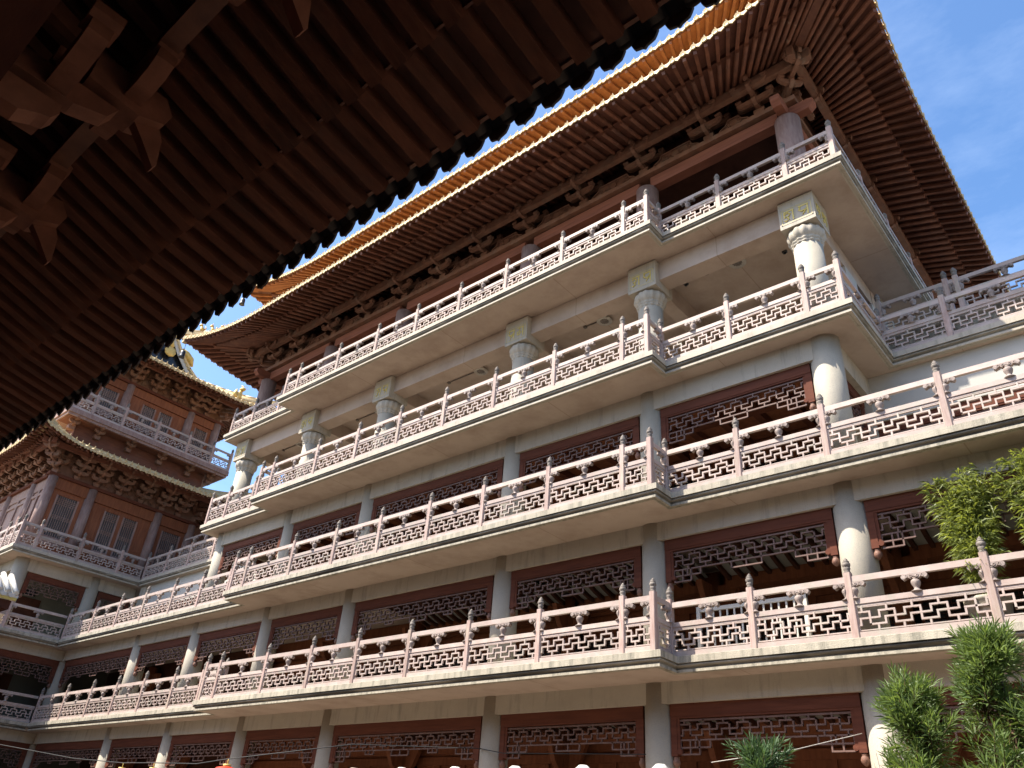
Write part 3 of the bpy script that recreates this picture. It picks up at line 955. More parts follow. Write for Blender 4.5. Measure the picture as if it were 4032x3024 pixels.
def eave_side(parent, A, B, out, over, tipo, ze, lift, zw, Rl=9.0, pitch=.48, tile='tile', single=None, ur=None,
              vin=2.2, topslope=.52, rr=.095, fl=(.15, .17), fan=4.5, disc_scale=1.0, ridges=True, rn='rafter', rmat='rafter', bmat='board', toph=.55):
    A, B, o2 = Vector(A), Vector(B), Vector(out)
    Lx = (B - A).length
    al = (B - A) / Lx
    rz = math.atan2(al.y, al.x)
    def P(u, v, z):
        q = A + al * u + o2 * v
        return Vector((q.x, q.y, z))
    def edge(u):
        f_ = max(0.0, 1 - min(u + tipo, Lx + tipo - u) / Rl) ** 2.2
        return P(u, over + (tipo - over) * f_, ze + lift * f_)
    def inner_u(u):
        if fan <= 0: return u
        if u < fan: return fan - (fan - u) * fan / (fan + tipo)
        if u > Lx - fan: return Lx - fan + (u - Lx + fan) * fan / (fan + tipo)
        return u
    u0, u1 = (-tipo, Lx + tipo) if ur is None else ur
    n = int((u1 - u0) / pitch)
    off = ((u1 - u0) - n * pitch) / 2
    us = [u0 + off + pitch * k for k in range(n + 1)]
    rnd = random.Random(int(Lx * 10) + int(ze))
    stuff_r, stuff_f = MB(), MB()
    up = Vector((0, 0, 1))
    for k, u in enumerate(us):
        e, i_ = edge(u), P(inner_u(u), 0, zw)
        i0 = i_ + (i_ - e) * .05
        at = lambda t: i_ + (e - i_) * t
        big = single and single[0] <= u <= single[1]
        br = MB().tube([i0, at(.69) - up * .01], rr, 10)
        bf = MB().bar(at(.56) + up * (rr + fl[1] / 2), at(1.0) + up * (fl[1] / 2 - .02), fl[0], fl[1] * 1.05, w2=fl[0] * .93, h2=fl[1] * .85)
        if big:
            br.build('round_rafter', M[rmat], parent, tuple(i_))
            bf.build('flying_rafter', M[rmat], parent, tuple(at(.6)))
        else:
            stuff_r.join(br)
            stuff_f.join(bf)
    if stuff_r.v:
        q = stuff_r.build('round_rafters', M[rmat], parent)
        q['kind'] = 'stuff'
        q = stuff_f.build('flying_rafters', M[rmat], parent)
        q['kind'] = 'stuff'
    # boards over the rafters, small closing battens, tiled surface
    ns = max(8, int((u1 - u0) / .8))
    uu = [u0 + (u1 - u0) * k / ns for k in range(ns + 1)]
    def strip(fns, name, m_, close=True):
        b = MB()
        rows = [[fn(u) for u in uu] for fn in fns]
        vs = [v for r_ in rows for v in r_]
        w = len(uu)
        R_ = len(rows)
        fs = []
        for j in range(R_ if close else R_ - 1):
            for i in range(w - 1):
                a, c = j * w + i, ((j + 1) % R_) * w + i
                fs.append((a, a + 1, c + 1, c))
        b.add(vs, fs)
        return b.build(name, M[m_], parent)
    at2 = lambda u, t: P(inner_u(u), 0, zw) + (edge(u) - P(inner_u(u), 0, zw)) * t
    h1, h2 = rr + .005, rr + fl[1] + .015
    strip([lambda u: at2(u, -.3) + up * h1, lambda u: at2(u, .70) + up * h1, lambda u: at2(u, .70) + up * h2, lambda u: at2(u, 1.005) + up * (fl[1] + .01),
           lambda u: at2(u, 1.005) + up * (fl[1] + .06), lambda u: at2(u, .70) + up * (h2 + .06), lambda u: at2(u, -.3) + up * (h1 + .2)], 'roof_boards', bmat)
    strip([lambda u: at2(u, .985) + up * (fl[1] - .0), lambda u: at2(u, 1.012) + up * (fl[1] - .0), lambda u: at2(u, 1.012) + up * (fl[1] + .07),
           lambda u: at2(u, .985) + up * (fl[1] + .07)], 'eave_batten', 'rafter')
    def top(u, w):                                       # w = 0 at the edge, 1 at the top
        e = edge(u)
        i_ = P(min(max(inner_u(u), vin if fan > 0 else -99), Lx - vin if fan > 0 else 999), -vin, zw + topslope * vin + toph)
        q = e + (i_ - e) * w
        return Vector((q.x, q.y, q.z + .20 * (1 - w) + .12 * (1 - abs(2 * w - 1)) - .25 * w * (1 - w) + .06 * w + .10))
    strip([lambda u: top(u, -.01), lambda u: top(u, .25), lambda u: top(u, .5), lambda u: top(u, .75), lambda u: top(u, 1.0), lambda u: top(u, 1.0) - up * .15,
           lambda u: top(u, .5) - up * .12, lambda u: top(u, -.01) - up * .06], 'tile_bed', tile)
    tb = eave_tile_meshes(tile)
    mb_, rg = MB(), MB()
    q1 = 1.0
    for k, u in enumerate(us):
        e = edge(u) + Vector((o2.x, o2.y, 0)) * .10 + up * (fl[1] + .12)
        ds = disc_scale
        mb_.join(tb, lambda v, e=e: Vector((e.x + (v.x * al.x - v.y * o2.x) * ds, e.y + (v.x * al.y - v.y * o2.y) * ds, e.z + v.z * ds)))
        if ridges and k % 1 == 0:
            rg.tube([top(u, t) + up * .03 for t in (.10, .35, .6, .85, 1.0)], .115 * ds, 6)
    mb_.build('eave_tiles', M[tile], parent)
    if rg.v:
        rg.build('tile_ridges', M[tile], parent)
    return edge, top, P

def hip(parent, corner, tip, zw, ztip, ztop, inner, tile='tile', figs=0, w=.34, bellpos=None):
    """angle rafter under the corner and the ridge above it"""
    cx, cy = corner
    tx, ty = tip
    b = MB()
    d = Vector((tx - cx, ty - cy, 0)).normalized()
    c0 = Vector((cx, cy, zw - .05)) - d * .6
    mid = Vector((cx, cy, zw)).lerp(Vector((tx, ty, ztip)), .68)
    b.bar(c0, mid, w, w * 1.1)
    b.bar(Vector((cx, cy, zw + .25)).lerp(Vector((tx, ty, ztip + .14)), .45), Vector((tx, ty, ztip + .12)), w * .8, w * .85)
    o = b.build('hip_rafter', M['rafter'], parent)
    g = MB().box(tx - .13, tx + .13, ty - .13, ty + .13, ztip - .06, ztip + .28)
    g.build('hip_end_cap', M['tile'], o)
    r_ = MB()
    ix, iy, iz = inner
    p0, p1 = Vector((tx, ty, ztip + .38)) + d * .15, Vector((ix, iy, iz + .2))
    pts = [p0.lerp(p1, t) + Vector((0, 0, .34 * (1 - t) ** 4 - .55 * t * (1 - t))) for t in [k / 8 for k in range(9)]]
    for a, c in zip(pts[:-1], pts[1:]):
        r_.bar(a, c + (c - a) * .03, .26, .30)
        r_.tube([a + Vector((0, 0, .2)), c + Vector((0, 0, .2)) + (c - a) * .03], .13, 8)
    r2 = r_.build('hip_ridge', M[tile], parent)
    if figs:
        for k in range(figs):
            q = p0.lerp(p1, .03 + .075 * k) + Vector((0, 0, .34 * (1 - .03 - .075 * k) ** 4 - .5 * (.03 + .075 * k) + .30))
            f_ = MB()
            figure(f_, tuple(q), 1.0 if k else 1.25, (d.x, d.y))
            f_.build('roof_beast', M['gold'], r2, tuple(q))

def purlin(parent, A, B, out, v, z0, z1, ext=.6, m_='bracket', thick=.26):
    A, B, o2 = Vector(A), Vector(B), Vector(out)
    al = (B - A).normalized()
    p, q = A - al * (v + ext) + o2 * v, B + al * (v + ext) + o2 * v
    b = MB().bar((p.x, p.y, (z0 + z1) / 2), (q.x, q.y, (z0 + z1) / 2), thick, z1 - z0)
    return b.build('eave_purlin', M[m_], parent)

# ---- main hall: top storey timber
TOPZ = 22.0
xs = sorted(COLS)
for x0, x1 in zip(xs[:-1], xs[1:]):
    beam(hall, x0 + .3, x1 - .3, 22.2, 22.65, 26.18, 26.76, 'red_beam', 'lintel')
    beam(hall, x0 + .3, x1 - .3, 22.3, 22.55, 26.76, 26.87, 'wood', 'lintel')
for xe in (xs[0], xs[-1]):
    beam(hall, xe - .22, xe + .22, 22.9, 46, 26.18, 26.76, 'red_beam', 'lintel')
    beam(hall, xe - .32, xe + .32, 22.9, 46, 26.87, 27.12, 'bracket', 'bracket_ledge')
beam(hall, xs[0] - .55, xs[-1] + .55, 22.02, 22.82, 26.87, 27.12, 'bracket', 'bracket_ledge')
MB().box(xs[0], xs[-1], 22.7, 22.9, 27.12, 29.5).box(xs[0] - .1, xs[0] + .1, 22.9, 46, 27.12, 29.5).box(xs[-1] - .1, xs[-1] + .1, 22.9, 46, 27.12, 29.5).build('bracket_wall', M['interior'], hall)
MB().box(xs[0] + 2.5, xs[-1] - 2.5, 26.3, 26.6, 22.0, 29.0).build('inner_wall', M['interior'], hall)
MB().box(xs[0], xs[-1], 22.6, 46, 27.3, 27.45).build('attic_floor', M['interior'], hall)
BRK = bracket_mesh('bracket_set', 2, .5, .36, .78)
BRKC = bracket_mesh('corner_bracket', 2, .78, .38, .5)
bx = []
for x0, x1 in zip(xs[:-1], xs[1:]):
    n = 3 if x1 - x0 > 8 else 2
    bx += [x0 + (x1 - x0) * k / n for k in range(n)]
bx = bx[1:] + [xs[0] + .95, xs[-1] - .95]
bx.sort()
for x in bx:
    put(BRK, 'bracket_set', (x, 22.3, 27.12), 0, hall)
for x0, x1 in zip(bx[:-1], bx[1:]):
    w = (x1 - x0) / 2 - .42
    if w > .5:
        put(carved_mesh('carved_panel', w, .66, int(x0 * 10)), 'carved_panel', ((x0 + x1) / 2, 22.16, 27.12), 0, hall)
y = 23.4
while y < 45:
    put(BRK, 'bracket_set', (xs[-1], y, 27.12), math.pi / 2, hall)
    put(BRK, 'bracket_set', (xs[0], y, 27.12), -math.pi / 2, hall)
    y += 3.1
for xc, sg in ((xs[-1], 1), (xs[0], -1)):
    put(BRKC, 'corner_bracket', (xc, CY, 27.12), sg * math.pi / 4, hall)
    b = MB()
    # crossed head blocks that step out of the corner column
    for (ax, ay) in ((sg, 0), (0, -1)):
        bp = [(.1, -.50), (.95, -.50), (1.15, -.30), (1.15, -.05), (.95, .02), (.1, .02)]
        b.prism(bp, (xc, CY, 26.75), (ax, ay, 0), Z, (abs(ay), abs(ax), 0), .36)
    b.build('corner_block', M['red_beam'], hall)

Am, Bm = (xs[0], CY), (xs[-1], CY)
ZE, ZW, OV, TP = 27.50, 28.75, 4.05, 4.45
e1, t1, P1 = eave_side(hall, Am, Bm, (0, -1), OV, TP, ZE, 1.15, ZW, single=(-1, 44))
e2, t2, P2 = eave_side(hall, Bm, (xs[-1], 46.0), (1, 0), OV, TP, ZE, 1.15, ZW, single=(-4.4, 26))
e3, t3, P3 = eave_side(hall, (xs[0], 46.0), Am, (-1, 0), OV, TP, ZE, 1.15, ZW, ridges=False)
purlin(hall, Am, Bm, (0, -1), 1.0, 27.92, 28.42)
purlin(hall, Bm, (xs[-1], 46), (1, 0), 1.0, 27.92, 28.42)
purlin(hall, (xs[0], 46), Am, (-1, 0), 1.0, 27.92, 28.42)
ti = ZW + .52 * 2.2 + .6
hip(hall, Am, (xs[0] - TP, CY - TP), ZW, ZE + 1.15, 0, (xs[0] + 2.2, CY + 2.2, ti), figs=5)
hip(hall, Bm, (xs[-1] + TP, CY - TP), ZW, ZE + 1.15, 0, (xs[-1] - 2.2, CY + 2.2, ti), figs=5)
# upper roof
UI = 1.9
Au, Bu, Cu, Du = (xs[0] + UI, CY + UI), (xs[-1] - UI, CY + UI), (xs[-1] - UI, 44.1), (xs[0] + UI, 44.1)
b = MB()
b.box(Au[0], Bu[0], Au[1] + .15, Cu[1], 28.5, 34.3)
b.build('upper_wall', M['wood'], hall)
UZ, UW = 32.38, 33.5
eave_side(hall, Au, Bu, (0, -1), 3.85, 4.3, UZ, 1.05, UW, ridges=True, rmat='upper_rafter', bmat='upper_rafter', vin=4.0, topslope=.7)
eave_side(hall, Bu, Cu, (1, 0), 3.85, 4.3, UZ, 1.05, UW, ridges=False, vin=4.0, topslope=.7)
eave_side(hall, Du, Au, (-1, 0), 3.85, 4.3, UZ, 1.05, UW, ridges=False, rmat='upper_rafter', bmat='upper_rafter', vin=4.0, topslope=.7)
purlin(hall, Au, Bu, (0, -1), 1.0, 32.7, 33.15)
x = Au[0] + .8
while x < Bu[0]:
    put(BRK, 'bracket_set', (x, Au[1], 31.9), 0, hall)
    x += 3.0
zz = UW + .7 * 4 + .6
hip(hall, Au, (Au[0] - 4.3, Au[1] - 4.3), UW, UZ + 1.05, 0, (Au[0] + 4, Au[1] + 4, zz), figs=4)
hip(hall, Bu, (Bu[0] + 4.3, Bu[1] - 4.3), UW, UZ + 1.05, 0, (Bu[0] - 4, Bu[1] + 4, zz), figs=4)
b = MB()
rx0, rx1 = Au[0] + 4, Bu[0] - 4
ym = (Au[1] + Cu[1]) / 2
vs = [(rx0, Au[1] + 4, zz - .1), (rx1, Au[1] + 4, zz - .1), (rx1, Cu[1] - 4, zz - .1), (rx0, Cu[1] - 4, zz - .1), (rx0 + .5, ym, zz + 6), (rx1 - .5, ym, zz + 6)]
b.add(vs, [(0, 1, 5, 4), (1, 2, 5), (2, 3, 4, 5), (3, 0, 4), (0, 3, 2, 1)])
b.build('roof_top', M['tile'], hall)

# ---- a bell under each visible corner
def bell(pos, label, L=.62, s=1.0):
    x, y, z = pos
    t = thing('wind_bell', (x, y, z), label, 'bell', 'bells hanging from the roof corners')
    b = MB().tube([(x, y, z), (x, y, z + L)], .018, 6)
    b.build('hanger', M['bronze'], t)
    b = MB().lathe([(.02, .02), (.10, 0), (.15, -.06), (.16, -.2), (.165, -.42), (.20, -.52), (.18, -.52), (.14, -.40)], (x, y, z), 16)
    b.xf(lambda v: Vector((x + (v.x - x) * s, y + (v.y - y) * s, z + (v.z - z) * s)))
    b.build('bell_body', M['bronze'], t)
bell((xs[0] - TP + .1, CY - TP + .1, 27.95), 'small dark bronze bell hanging below the left tip of the lower main roof', .62)
bell((Au[0] - 4.25, Au[1] - 4.25, 32.75), 'small dark bronze bell hanging below the left tip of the upper main roof', .62)

# ---------------------------------------------------------------- corner pavilion on the left
pav = thing('corner_pavilion', (-60, 17.2, -2.35),
            'red-brown timber corner pavilion with two stacked gilt-edged eaves above pale concrete galleries', 'pavilion')
PX = -60.0
for lv in (1, 2):
    slab(pav, [(WX, -6.0), (WX, IY[lv] + .0)], TZ[lv], [(WX - .02, BACK), (-80, BACK), (-80, -6)], 'granite_old', -.003)
slab(pav, [(-80, WY), (WX, WY), (WX, IY2)], TZ[3], [(WX - .02, BACK), (-80, BACK)], 'granite', -.003)
zt = TZ[1] + .02
balustrade(pav, (WX - .17, 6.0), (WX - .17, IY[1] + .1), [0.0, 3.8, 7.6, 11.4], zt, ends=(True, False))
zt = TZ[2] + .02
balustrade(pav, (WX - .17, 6.0), (WX - .17, IY[2] + .1), [0.0, 3.8, 7.6, 11.4], zt, ends=(True, False))
zt = TZ[3] + .02
balustrade(pav, (WX - .17, WY + .17), (WX - .17, IY2 + .1), [0.0, 1.15, 4.05, 6.95], zt, ends=(True, False))
balustrade(pav, (-75.0, WY + .17), (WX - .17, WY + .17), [2.0, 5.2, 8.4, 11.6, 13.6, 15.1], zt, ends=(False, False))
YW = [2.0, 7.0, 12.2, 17.5, 22.42]
for z0, z1 in ((-.5, 5.07), (5.5, 10.24), (10.67, 15.47)):
    for y in YW:
        if z0 > 10 and y < 17: continue
        column(pav, PX, y, z0, z1)
for lv, (zt_, zb_) in bb.items():
    for y0, y1 in zip(YW[:-1], YW[1:]):
        if lv == 2 and y0 < 17: continue
        MB().box(PX - .36, PX + .4, y0 + .2, y1 - .2, zb_, zt_ - .002).build('beam', M['granite'], pav)
        bay(pav, (PX + .25, y0 + .47), (PX + .25, y1 - .47), zb_, h=.55 if lv == 0 else .62)
MB().box(PX - .36, PX + .4, 22.6, 25.4, bb[2][1], 15.465).build('beam', M['granite'], pav)
bay(pav, (PX + .25, 22.9), (PX + .25, 25.3), bb[2][1])
MB().box(-75, PX - .1, 17.14, 17.9, bb[2][1], 15.465).build('beam', M['granite'], pav)
column(pav, -66.5, 17.5, 10.67, 15.47)
# back walls of the galleries, each with a dark doorway under an unlit sign board
for z0, z1 in ((-.5, 5.0), (5.5, 10.2), (10.67, 15.4)):
    b = MB().box(-64.2, -64.0, -2, 27.2, z0, z1)
    b.build('gallery_wall', M['gallery'], pav)
    for y in (14.5, 19.8):
        b = MB().box(-64.0, -63.93, y - 1.0, y + 1.0, z0, z0 + 3.3)
        b.build('doorway', M['interior'], pav)
        b = MB().box(-63.95, -63.85, y - .45, y + .45, z0 + 3.45, z0 + 3.85)
        b.build('sign_board', M['dark'], pav)

def timber_storey(parent, cols_y, px, z0, zb, zl, front_x):
    """columns, wall panels, lattice windows on the +X face, plainer bays on the -Y face"""
    for y in cols_y:
        b = MB().tube([(px, y, z0), (px, y, zl)], [.36, .33], 24)
        b.build('pavilion_column', M['old_wood'], parent, (px, y, z0))
    for x in (px - 3.0, px - 7.6):
        b = MB().tube([(x, cols_y[0], z0), (x, cols_y[0], zl)], [.36, .33], 24)
        b.build('pavilion_column', M['old_wood'], parent, (x, cols_y[0], z0))
    for i, (y0, y1) in enumerate(zip(cols_y[:-1], cols_y[1:])):
        MB().box(px - .15, px + .12, y0 + .3, y1 - .3, zb, zl - .02).build('lintel', M['orange'], parent)
        a, c = y0 + .33, y1 - .33
        b = MB().box(px - .2, px - .12, a, c, z0, zb)
        if y1 - y0 < 4:
            fr = [(a + .35, c - .3)]
        else:
            m_ = (a + c) / 2
            fr = [(m_ - 1.3, m_ - .15), (m_ + .15, m_ + 1.3)]
        edges = sorted({a, c} | {q for w_ in fr for q in w_})
        b.box(px - .12, px - .02, a, c, z0, z0 + .9).box(px - .12, px - .02, a, c, zb - .35, zb - .01)
        for q0, q1 in zip(edges[:-1], edges[1:]):
            if not any(abs(q0 - w_[0]) < .01 for w_ in fr):
                b.box(px - .12, px - .02, q0, q1, z0 + .9, zb - .35)
                if q1 - q0 > .5:
                    b.box(px - .02, px + .01, q0 + .12, q0 + .18, z0 + 1.1, zb - .6).box(px - .02, px + .01, q1 - .18, q1 - .12, z0 + 1.1, zb - .6)
                    b.box(px - .02, px + .01, q0 + .18, q1 - .18, z0 + 2.2, z0 + 2.3)
        o = b.build('wall_panel', M['orange'], parent, (px, a, z0))
        for w0, w1 in fr:
            g = MB()
            zz0, zz1 = z0 + 1.5, zb - .5
            g.box(px - .14, px - .10, w0, w1, z0 + .9, zb - .35)
            g.build('window_paper', M['paper'], o)
            g = MB()
            g.box(px - .10, px - .01, w0 - .01, w0 + .12, z0 + .9, zb - .35).box(px - .10, px - .01, w1 - .12, w1 + .01, z0 + .9, zb - .35)
            g.box(px - .10, px - .01, w0 + .12, w1 - .12, z0 + .9, zz0)
            nn = max(6, int((w1 - w0 - .24) / .15))
            for j in range(1, nn):
                t = w0 + .12 + (w1 - w0 - .24) * j / nn
                g.box(px - .09, px - .05, t - .018, t + .018, zz0, zb - .35)
            for zr in [zz1 - .08 - .13 * k for k in range(4)] + [(zz0 + zz1) / 2 + .1 * k for k in (-1, 0, 1)]:
                g.box(px - .085, px - .045, w0 + .12, w1 - .12, zr - .016, zr + .016)
            g.build('window_lattice', M['old_wood'], o)
    y0 = cols_y[0]
    for x0, x1 in ((px - 3.0, px), (px - 7.6, px - 3.0), (px - 14, px - 7.6)):
        b = MB().box(x0 + .3, x1 - .3, y0 - .02, y0 + .1, z0, zl - .02)
        b.box(x0 + .3, x1 - .3, y0 - .1, y0 - .02, zb, zl - .02)
        n = 2
        w = (x1 - x0 - .6) / n
        for k in range(n):
            u0, u1 = x0 + .3 + w * k, x0 + .3 + w * (k + 1)
            for q in (u0 + .02, u1 - .16):
                b.box(q, q + .14, y0 - .12, y0 - .02, z0 + .0, zb)
            b.box(u0 + .16, u1 - .16, y0 - .12, y0 - .02, z0 + 1.2, z0 + 1.4).box(u0 + .16, u1 - .16, y0 - .12, y0 - .02, zb - .5, zb - .3)
        o = b.build('wall_panel', M['old_wood'], parent, (x0, y0, z0))

PB = bracket_mesh('bracket_set', 3, .46, .40, .62, m_='bracket')
PBC = bracket_mesh('corner_bracket', 3, .66, .40, .5, m_='bracket')
def bracket_band(parent, px, y0, y1, zl, ys, mesh, cmesh):
    MB().box(px - .3, px + .3, y0 - .45, y1 + .45, zl, zl + .22).box(px - 14, px - .3, y0 - .3, y0 + .3, zl, zl + .22).build('bracket_ledge', M['beam'], parent)
    MB().box(px - .2, px - .05, y0, y1, zl + .22, zl + 2.6).box(px - 14, px - .05, y0 + .05, y0 + .2, zl + .22, zl + 2.6).build('bracket_wall', M['bracket'], parent)
    for y in ys:
        put(mesh, 'bracket_set', (px, y, zl + .22), math.pi / 2, parent)
    for x in [px - 1.6 * k for k in range(1, 9)]:
        put(mesh, 'bracket_set', (x, y0, zl + .22), 0, parent)
    put(cmesh, 'corner_bracket', (px, y0, zl + .22), math.pi / 4, parent)
    put(cmesh, 'corner_bracket', (px, y1, zl + .22), math.pi * .75, parent)
    full = [y0] + list(ys) + [y1]
    for a, c in zip(full[:-1], full[1:]):
        w = (c - a) / 2 - .3
        if w > .45:
            put(carved_mesh('carved_panel', w, 1.0, int(a * 10 + zl)), 'carved_panel', (px + .02, (a + c) / 2, zl + .22), math.pi / 2, parent)

PY = [17.25, 20.15, 25.4, 28.3]
timber_storey(pav, PY, PX, TZ[3] + .02, 20.75, 21.55, 0)
bracket_band(pav, PX, PY[0], PY[-1], 21.55, [18.7, 20.15, 21.9, 23.65, 25.4, 26.85], PB, PBC)
pz = 23.05
A_, B_ = (PX, PY[0]), (PX, PY[-1])
eave_side(pav, A_, B_, (1, 0), 2.75, 2.9, pz, .85, 24.15, Rl=4.5, fan=3, pitch=.47, rr=.085, fl=(.13, .13), vin=1.0, topslope=.40, toph=.12, disc_scale=1.1)
eave_side(pav, (-76, PY[0]), A_, (0, -1), 2.75, 2.9, pz, .85, 24.15, Rl=4.5, fan=3, pitch=.47, rr=.085, fl=(.13, .13), vin=1.0, topslope=.40, toph=.12, disc_scale=1.1)
eave_side(pav, B_, (-76, PY[-1]), (0, 1), 2.75, 2.9, pz, .85, 24.15, Rl=4.5, fan=3, pitch=.47, rr=.085, fl=(.13, .13), vin=1.0, topslope=.40, toph=.12, disc_scale=1.1, ridges=False)
purlin(pav, A_, B_, (1, 0), 1.38, 23.2, 23.55, m_='wood')
purlin(pav, (-76, PY[0]), A_, (0, -1), 1.38, 23.2, 23.55, m_='wood')
hip(pav, A_, (PX + 2.9, PY[0] - 2.9), 24.1, pz + .85, 0, (PX - 1, PY[0] + 1, 24.6), w=.26)
hip(pav, B_, (PX + 2.9, PY[-1] + 2.9), 24.1, pz + .85, 0, (PX - 1, PY[-1] - 1, 24.6), w=.26)
MB().box(PX - 16, PX - .15, PY[0] + .15, PY[-1] - .15, 24.0, 26.3).build('upper_base', M['wood'], pav)
MB().box(PX - .6, PX - .1, PY[0] + .2, PY[-1] - .2, 24.35, 24.75).build('ridge_at_wall', M['tile'], pav)
# balcony of the upper storey
b = MB()
b.box(-76, -59.0, PY[0] - 1.1, PY[-1] + 1.35, 26.25, 26.62)
b.box(-76, -59.1, PY[0] - 1.0, PY[-1] + 1.25, 26.05, 26.25)
b.build('upper_balcony', M['old_wood'], pav)
SB = bracket_mesh('bracket_set', 2, .38, .30, .4, beak=False)
for y in (PY[0] - .2, 19.0, 21.5, 24.1, 26.6, PY[-1] + .2):
    put(SB, 'bracket_set', (PX - .05, y, 25.30), math.pi / 2, pav)
MB().box(PX - 1, PX + .75, PY[0] - .9, PY[-1] + 1.1, 26.0, 26.06).build('balcony_soffit', M['wood'], pav)
balustrade(pav, (-59.12, PY[0] - .98), (-59.12, PY[-1] + 1.23), [0.0, 1.55, 3.85, 6.6, 9.3, 11.5, 13.26], 26.62, ends=(True, True))
balustrade(pav, (-75, PY[0] - .98), (-59.12, PY[0] - .98), [2, 5, 8, 11, 14], 26.62, ends=(False, False))
UPX, UPY = -60.4, [17.5, 20.2, 25.6, 28.1]
timber_storey(pav, UPY, UPX, 26.64, 30.15, 30.85, 0)
bracket_band(pav, UPX, UPY[0], UPY[-1], 30.85, [18.8, 20.2, 22.0, 23.8, 25.6, 26.85], PB, PBC)
A_, B_ = (UPX, UPY[0]), (UPX, UPY[-1])
uz = 32.0
kw = dict(Rl=4.5, fan=3, pitch=.47, rr=.085, fl=(.13, .13), vin=2.1, topslope=.5, disc_scale=1.1)
eave_side(pav, A_, B_, (1, 0), 3.0, 3.1, uz, .75, 33.2, **kw)
eave_side(pav, (-76, UPY[0]), A_, (0, -1), 3.0, 3.1, uz, .75, 33.2, **kw)
eave_side(pav, B_, (-76, UPY[-1]), (0, 1), 3.0, 3.1, uz, .75, 33.2, **kw)
purlin(pav, A_, B_, (1, 0), 1.38, 32.3, 32.65, m_='wood')
hip(pav, A_, (UPX + 3.1, UPY[0] - 3.1), 33.1, uz + .75, 0, (UPX - 2.1, UPY[0] + 2.1, 34.8), w=.26)
hip(pav, B_, (UPX + 3.1, UPY[-1] + 3.1), 33.1, uz + .75, 0, (UPX - 2.1, UPY[-1] - 2.1, 34.8), w=.26)
# gable facing the courtyard
gy, gz, gb = (UPY[0] + UPY[-1]) / 2, 38.2, 34.6
gx = -62.4
b = MB().add([(gx - .4, gy - 3.5, gb - .6), (gx - .4, gy + 3.5, gb - .6), (gx - .4, gy, gz), (-78, gy - 3.5, gb - .6), (-78, gy + 3.5, gb - .6), (-78, gy, gz)],
             [(0, 1, 2), (3, 5, 4), (0, 2, 5, 3), (1, 4, 5, 2), (0, 3, 4, 1)])
b.build('gable_wall', M['dark'], pav)
for s_ in (-1, 1):
    b, w = MB(), MB()
    pts = [Vector((gx, gy + s_ * q, z)) for q, z in ((0, gz), (1.0, gz - 1.45), (2.2, gz - 2.7), (3.7, gz - 3.75))]
    for a, c in zip(pts[:-1], pts[1:]):
        w.bar(a - Vector((0, 0, .1)), c + (c - a) * .04 - Vector((0, 0, .1)), .06, .5, up=(0, 0, 1))
        b.bar(a + Vector((-.1, 0, .25)), c + (c - a) * .04 + Vector((-.1, 0, .25)), .5, .2, up=(0, 0, 1))
        n = 5
        for k in range(n):
            q = a.lerp(c, k / n) + Vector((.10, 0, .16))
            b.lathe([(.10, -.03), (.11, 0), (.07, .02)], tuple(q), 8, axis='x')
            q = a.lerp(c, (k + .5) / n) + Vector((.08, 0, .03))
            b.lathe([(.07, -.03), (.08, 0), (.05, .02)], tuple(q), 8, axis='x')
        x_ = MB()
    w.build('bargeboard', M['white'], pav)
    b.build('gable_ridge', M['tile'], pav)
    b = MB()
    for k in range(30):
        x = gx - .35 - .42 * k
        b.tube([(x, p.y, p.z + .2) for p in pts], .12, 6)
    vs = [(x, p.y, p.z + .12) for x in (gx - .1, -76) for p in pts]
    b.add(vs, [(i, i + 1, i + 5, i + 4) for i in range(3)])
    b.build('roof_slope', M['tile'], pav)
b = MB().box(-76, gx - .1, gy - .16, gy + .16, gz + .1, gz + .75)
b.build('main_ridge', M['tile'], pav)
b = MB()
b.lathe([(.45, -.05), (.52, 0), (.48, .05), (.3, .09), (.05, .12)], (gx + .07, gy + .1, gz - 1.75), 20, axis='x', flute=.06, fl_n=8)
b.lathe([(.2, -.05), (.22, 0), (.16, .05)], (gx + .07, gy + .1, gz - 1.1), 14, axis='x')
b.tube([(gx + .05, gy, gz - .3), (gx + .05, gy + .1, gz - 1.3)], .12, 8)
b.build('gable_pendant', M['gold'], pav)
b = MB()
b.tube([(gx + .1, gy + 2.35, gz - 2.2), (gx + .15, gy + 2.0, gz - 1.7), (gx + .12, gy + 1.5, gz - 1.25), (gx + .1, gy + 1.05, gz - .95)], [.1, .33, .28, .08], 10)
b.build('ridge_ornament', M['gold'], pav)
b = MB()
q = (UPX + 2.45, UPY[-1] - .05, uz + .62)
figure(b, q, 2.1, (1, .4))
b.tube([(q[0], q[1], q[2] + .8), (q[0] - .1, q[1] + .3, q[2] + 1.3), (q[0], q[1] + .8, q[2] + 1.45)], [.03, .025, .012], 6)
b.tube([(q[0], q[1], q[2] + .9), (q[0] - .1, q[1] + .25, q[2] + 1.5), (q[0], q[1] + .7, q[2] + 1.6)], [.03, .025, .012], 6)
b.tube([(q[0], q[1] - .3, q[2]), (q[0], q[1] - .35, q[2] + .5), (q[0], q[1] - .3, q[2] + .95)], [.2, .2, .03], 7)
b.build('roof_dragon', M['gold'], pav)

MB().box(-76, -57.0, 30.9, 31.2, 20.5, 23.6).build('rear_wing_wall', M['wood'], hall)
MB().box(-76, -44.6, 30.2, 30.5, 15.9, 20.2).build('rear_wing_wall', M['wood'], hall)
MB().box(-76, -44.6, 29.6, 30.9, 20.2, 20.5).build('rear_wing_eave', M['bracket'], hall)

# ---------------------------------------------------------------- near hall whose eave hangs over the camera
near = thing('eave_hall', (-8, -1.5, -2.35), 'dark timber hall close overhead, seen only as the underside of its broad rafter-lined eave', 'hall')
NE, NZ = 5.12, 8.80
NW = 10.15
nx0, nx1 = -46.0, 22.0
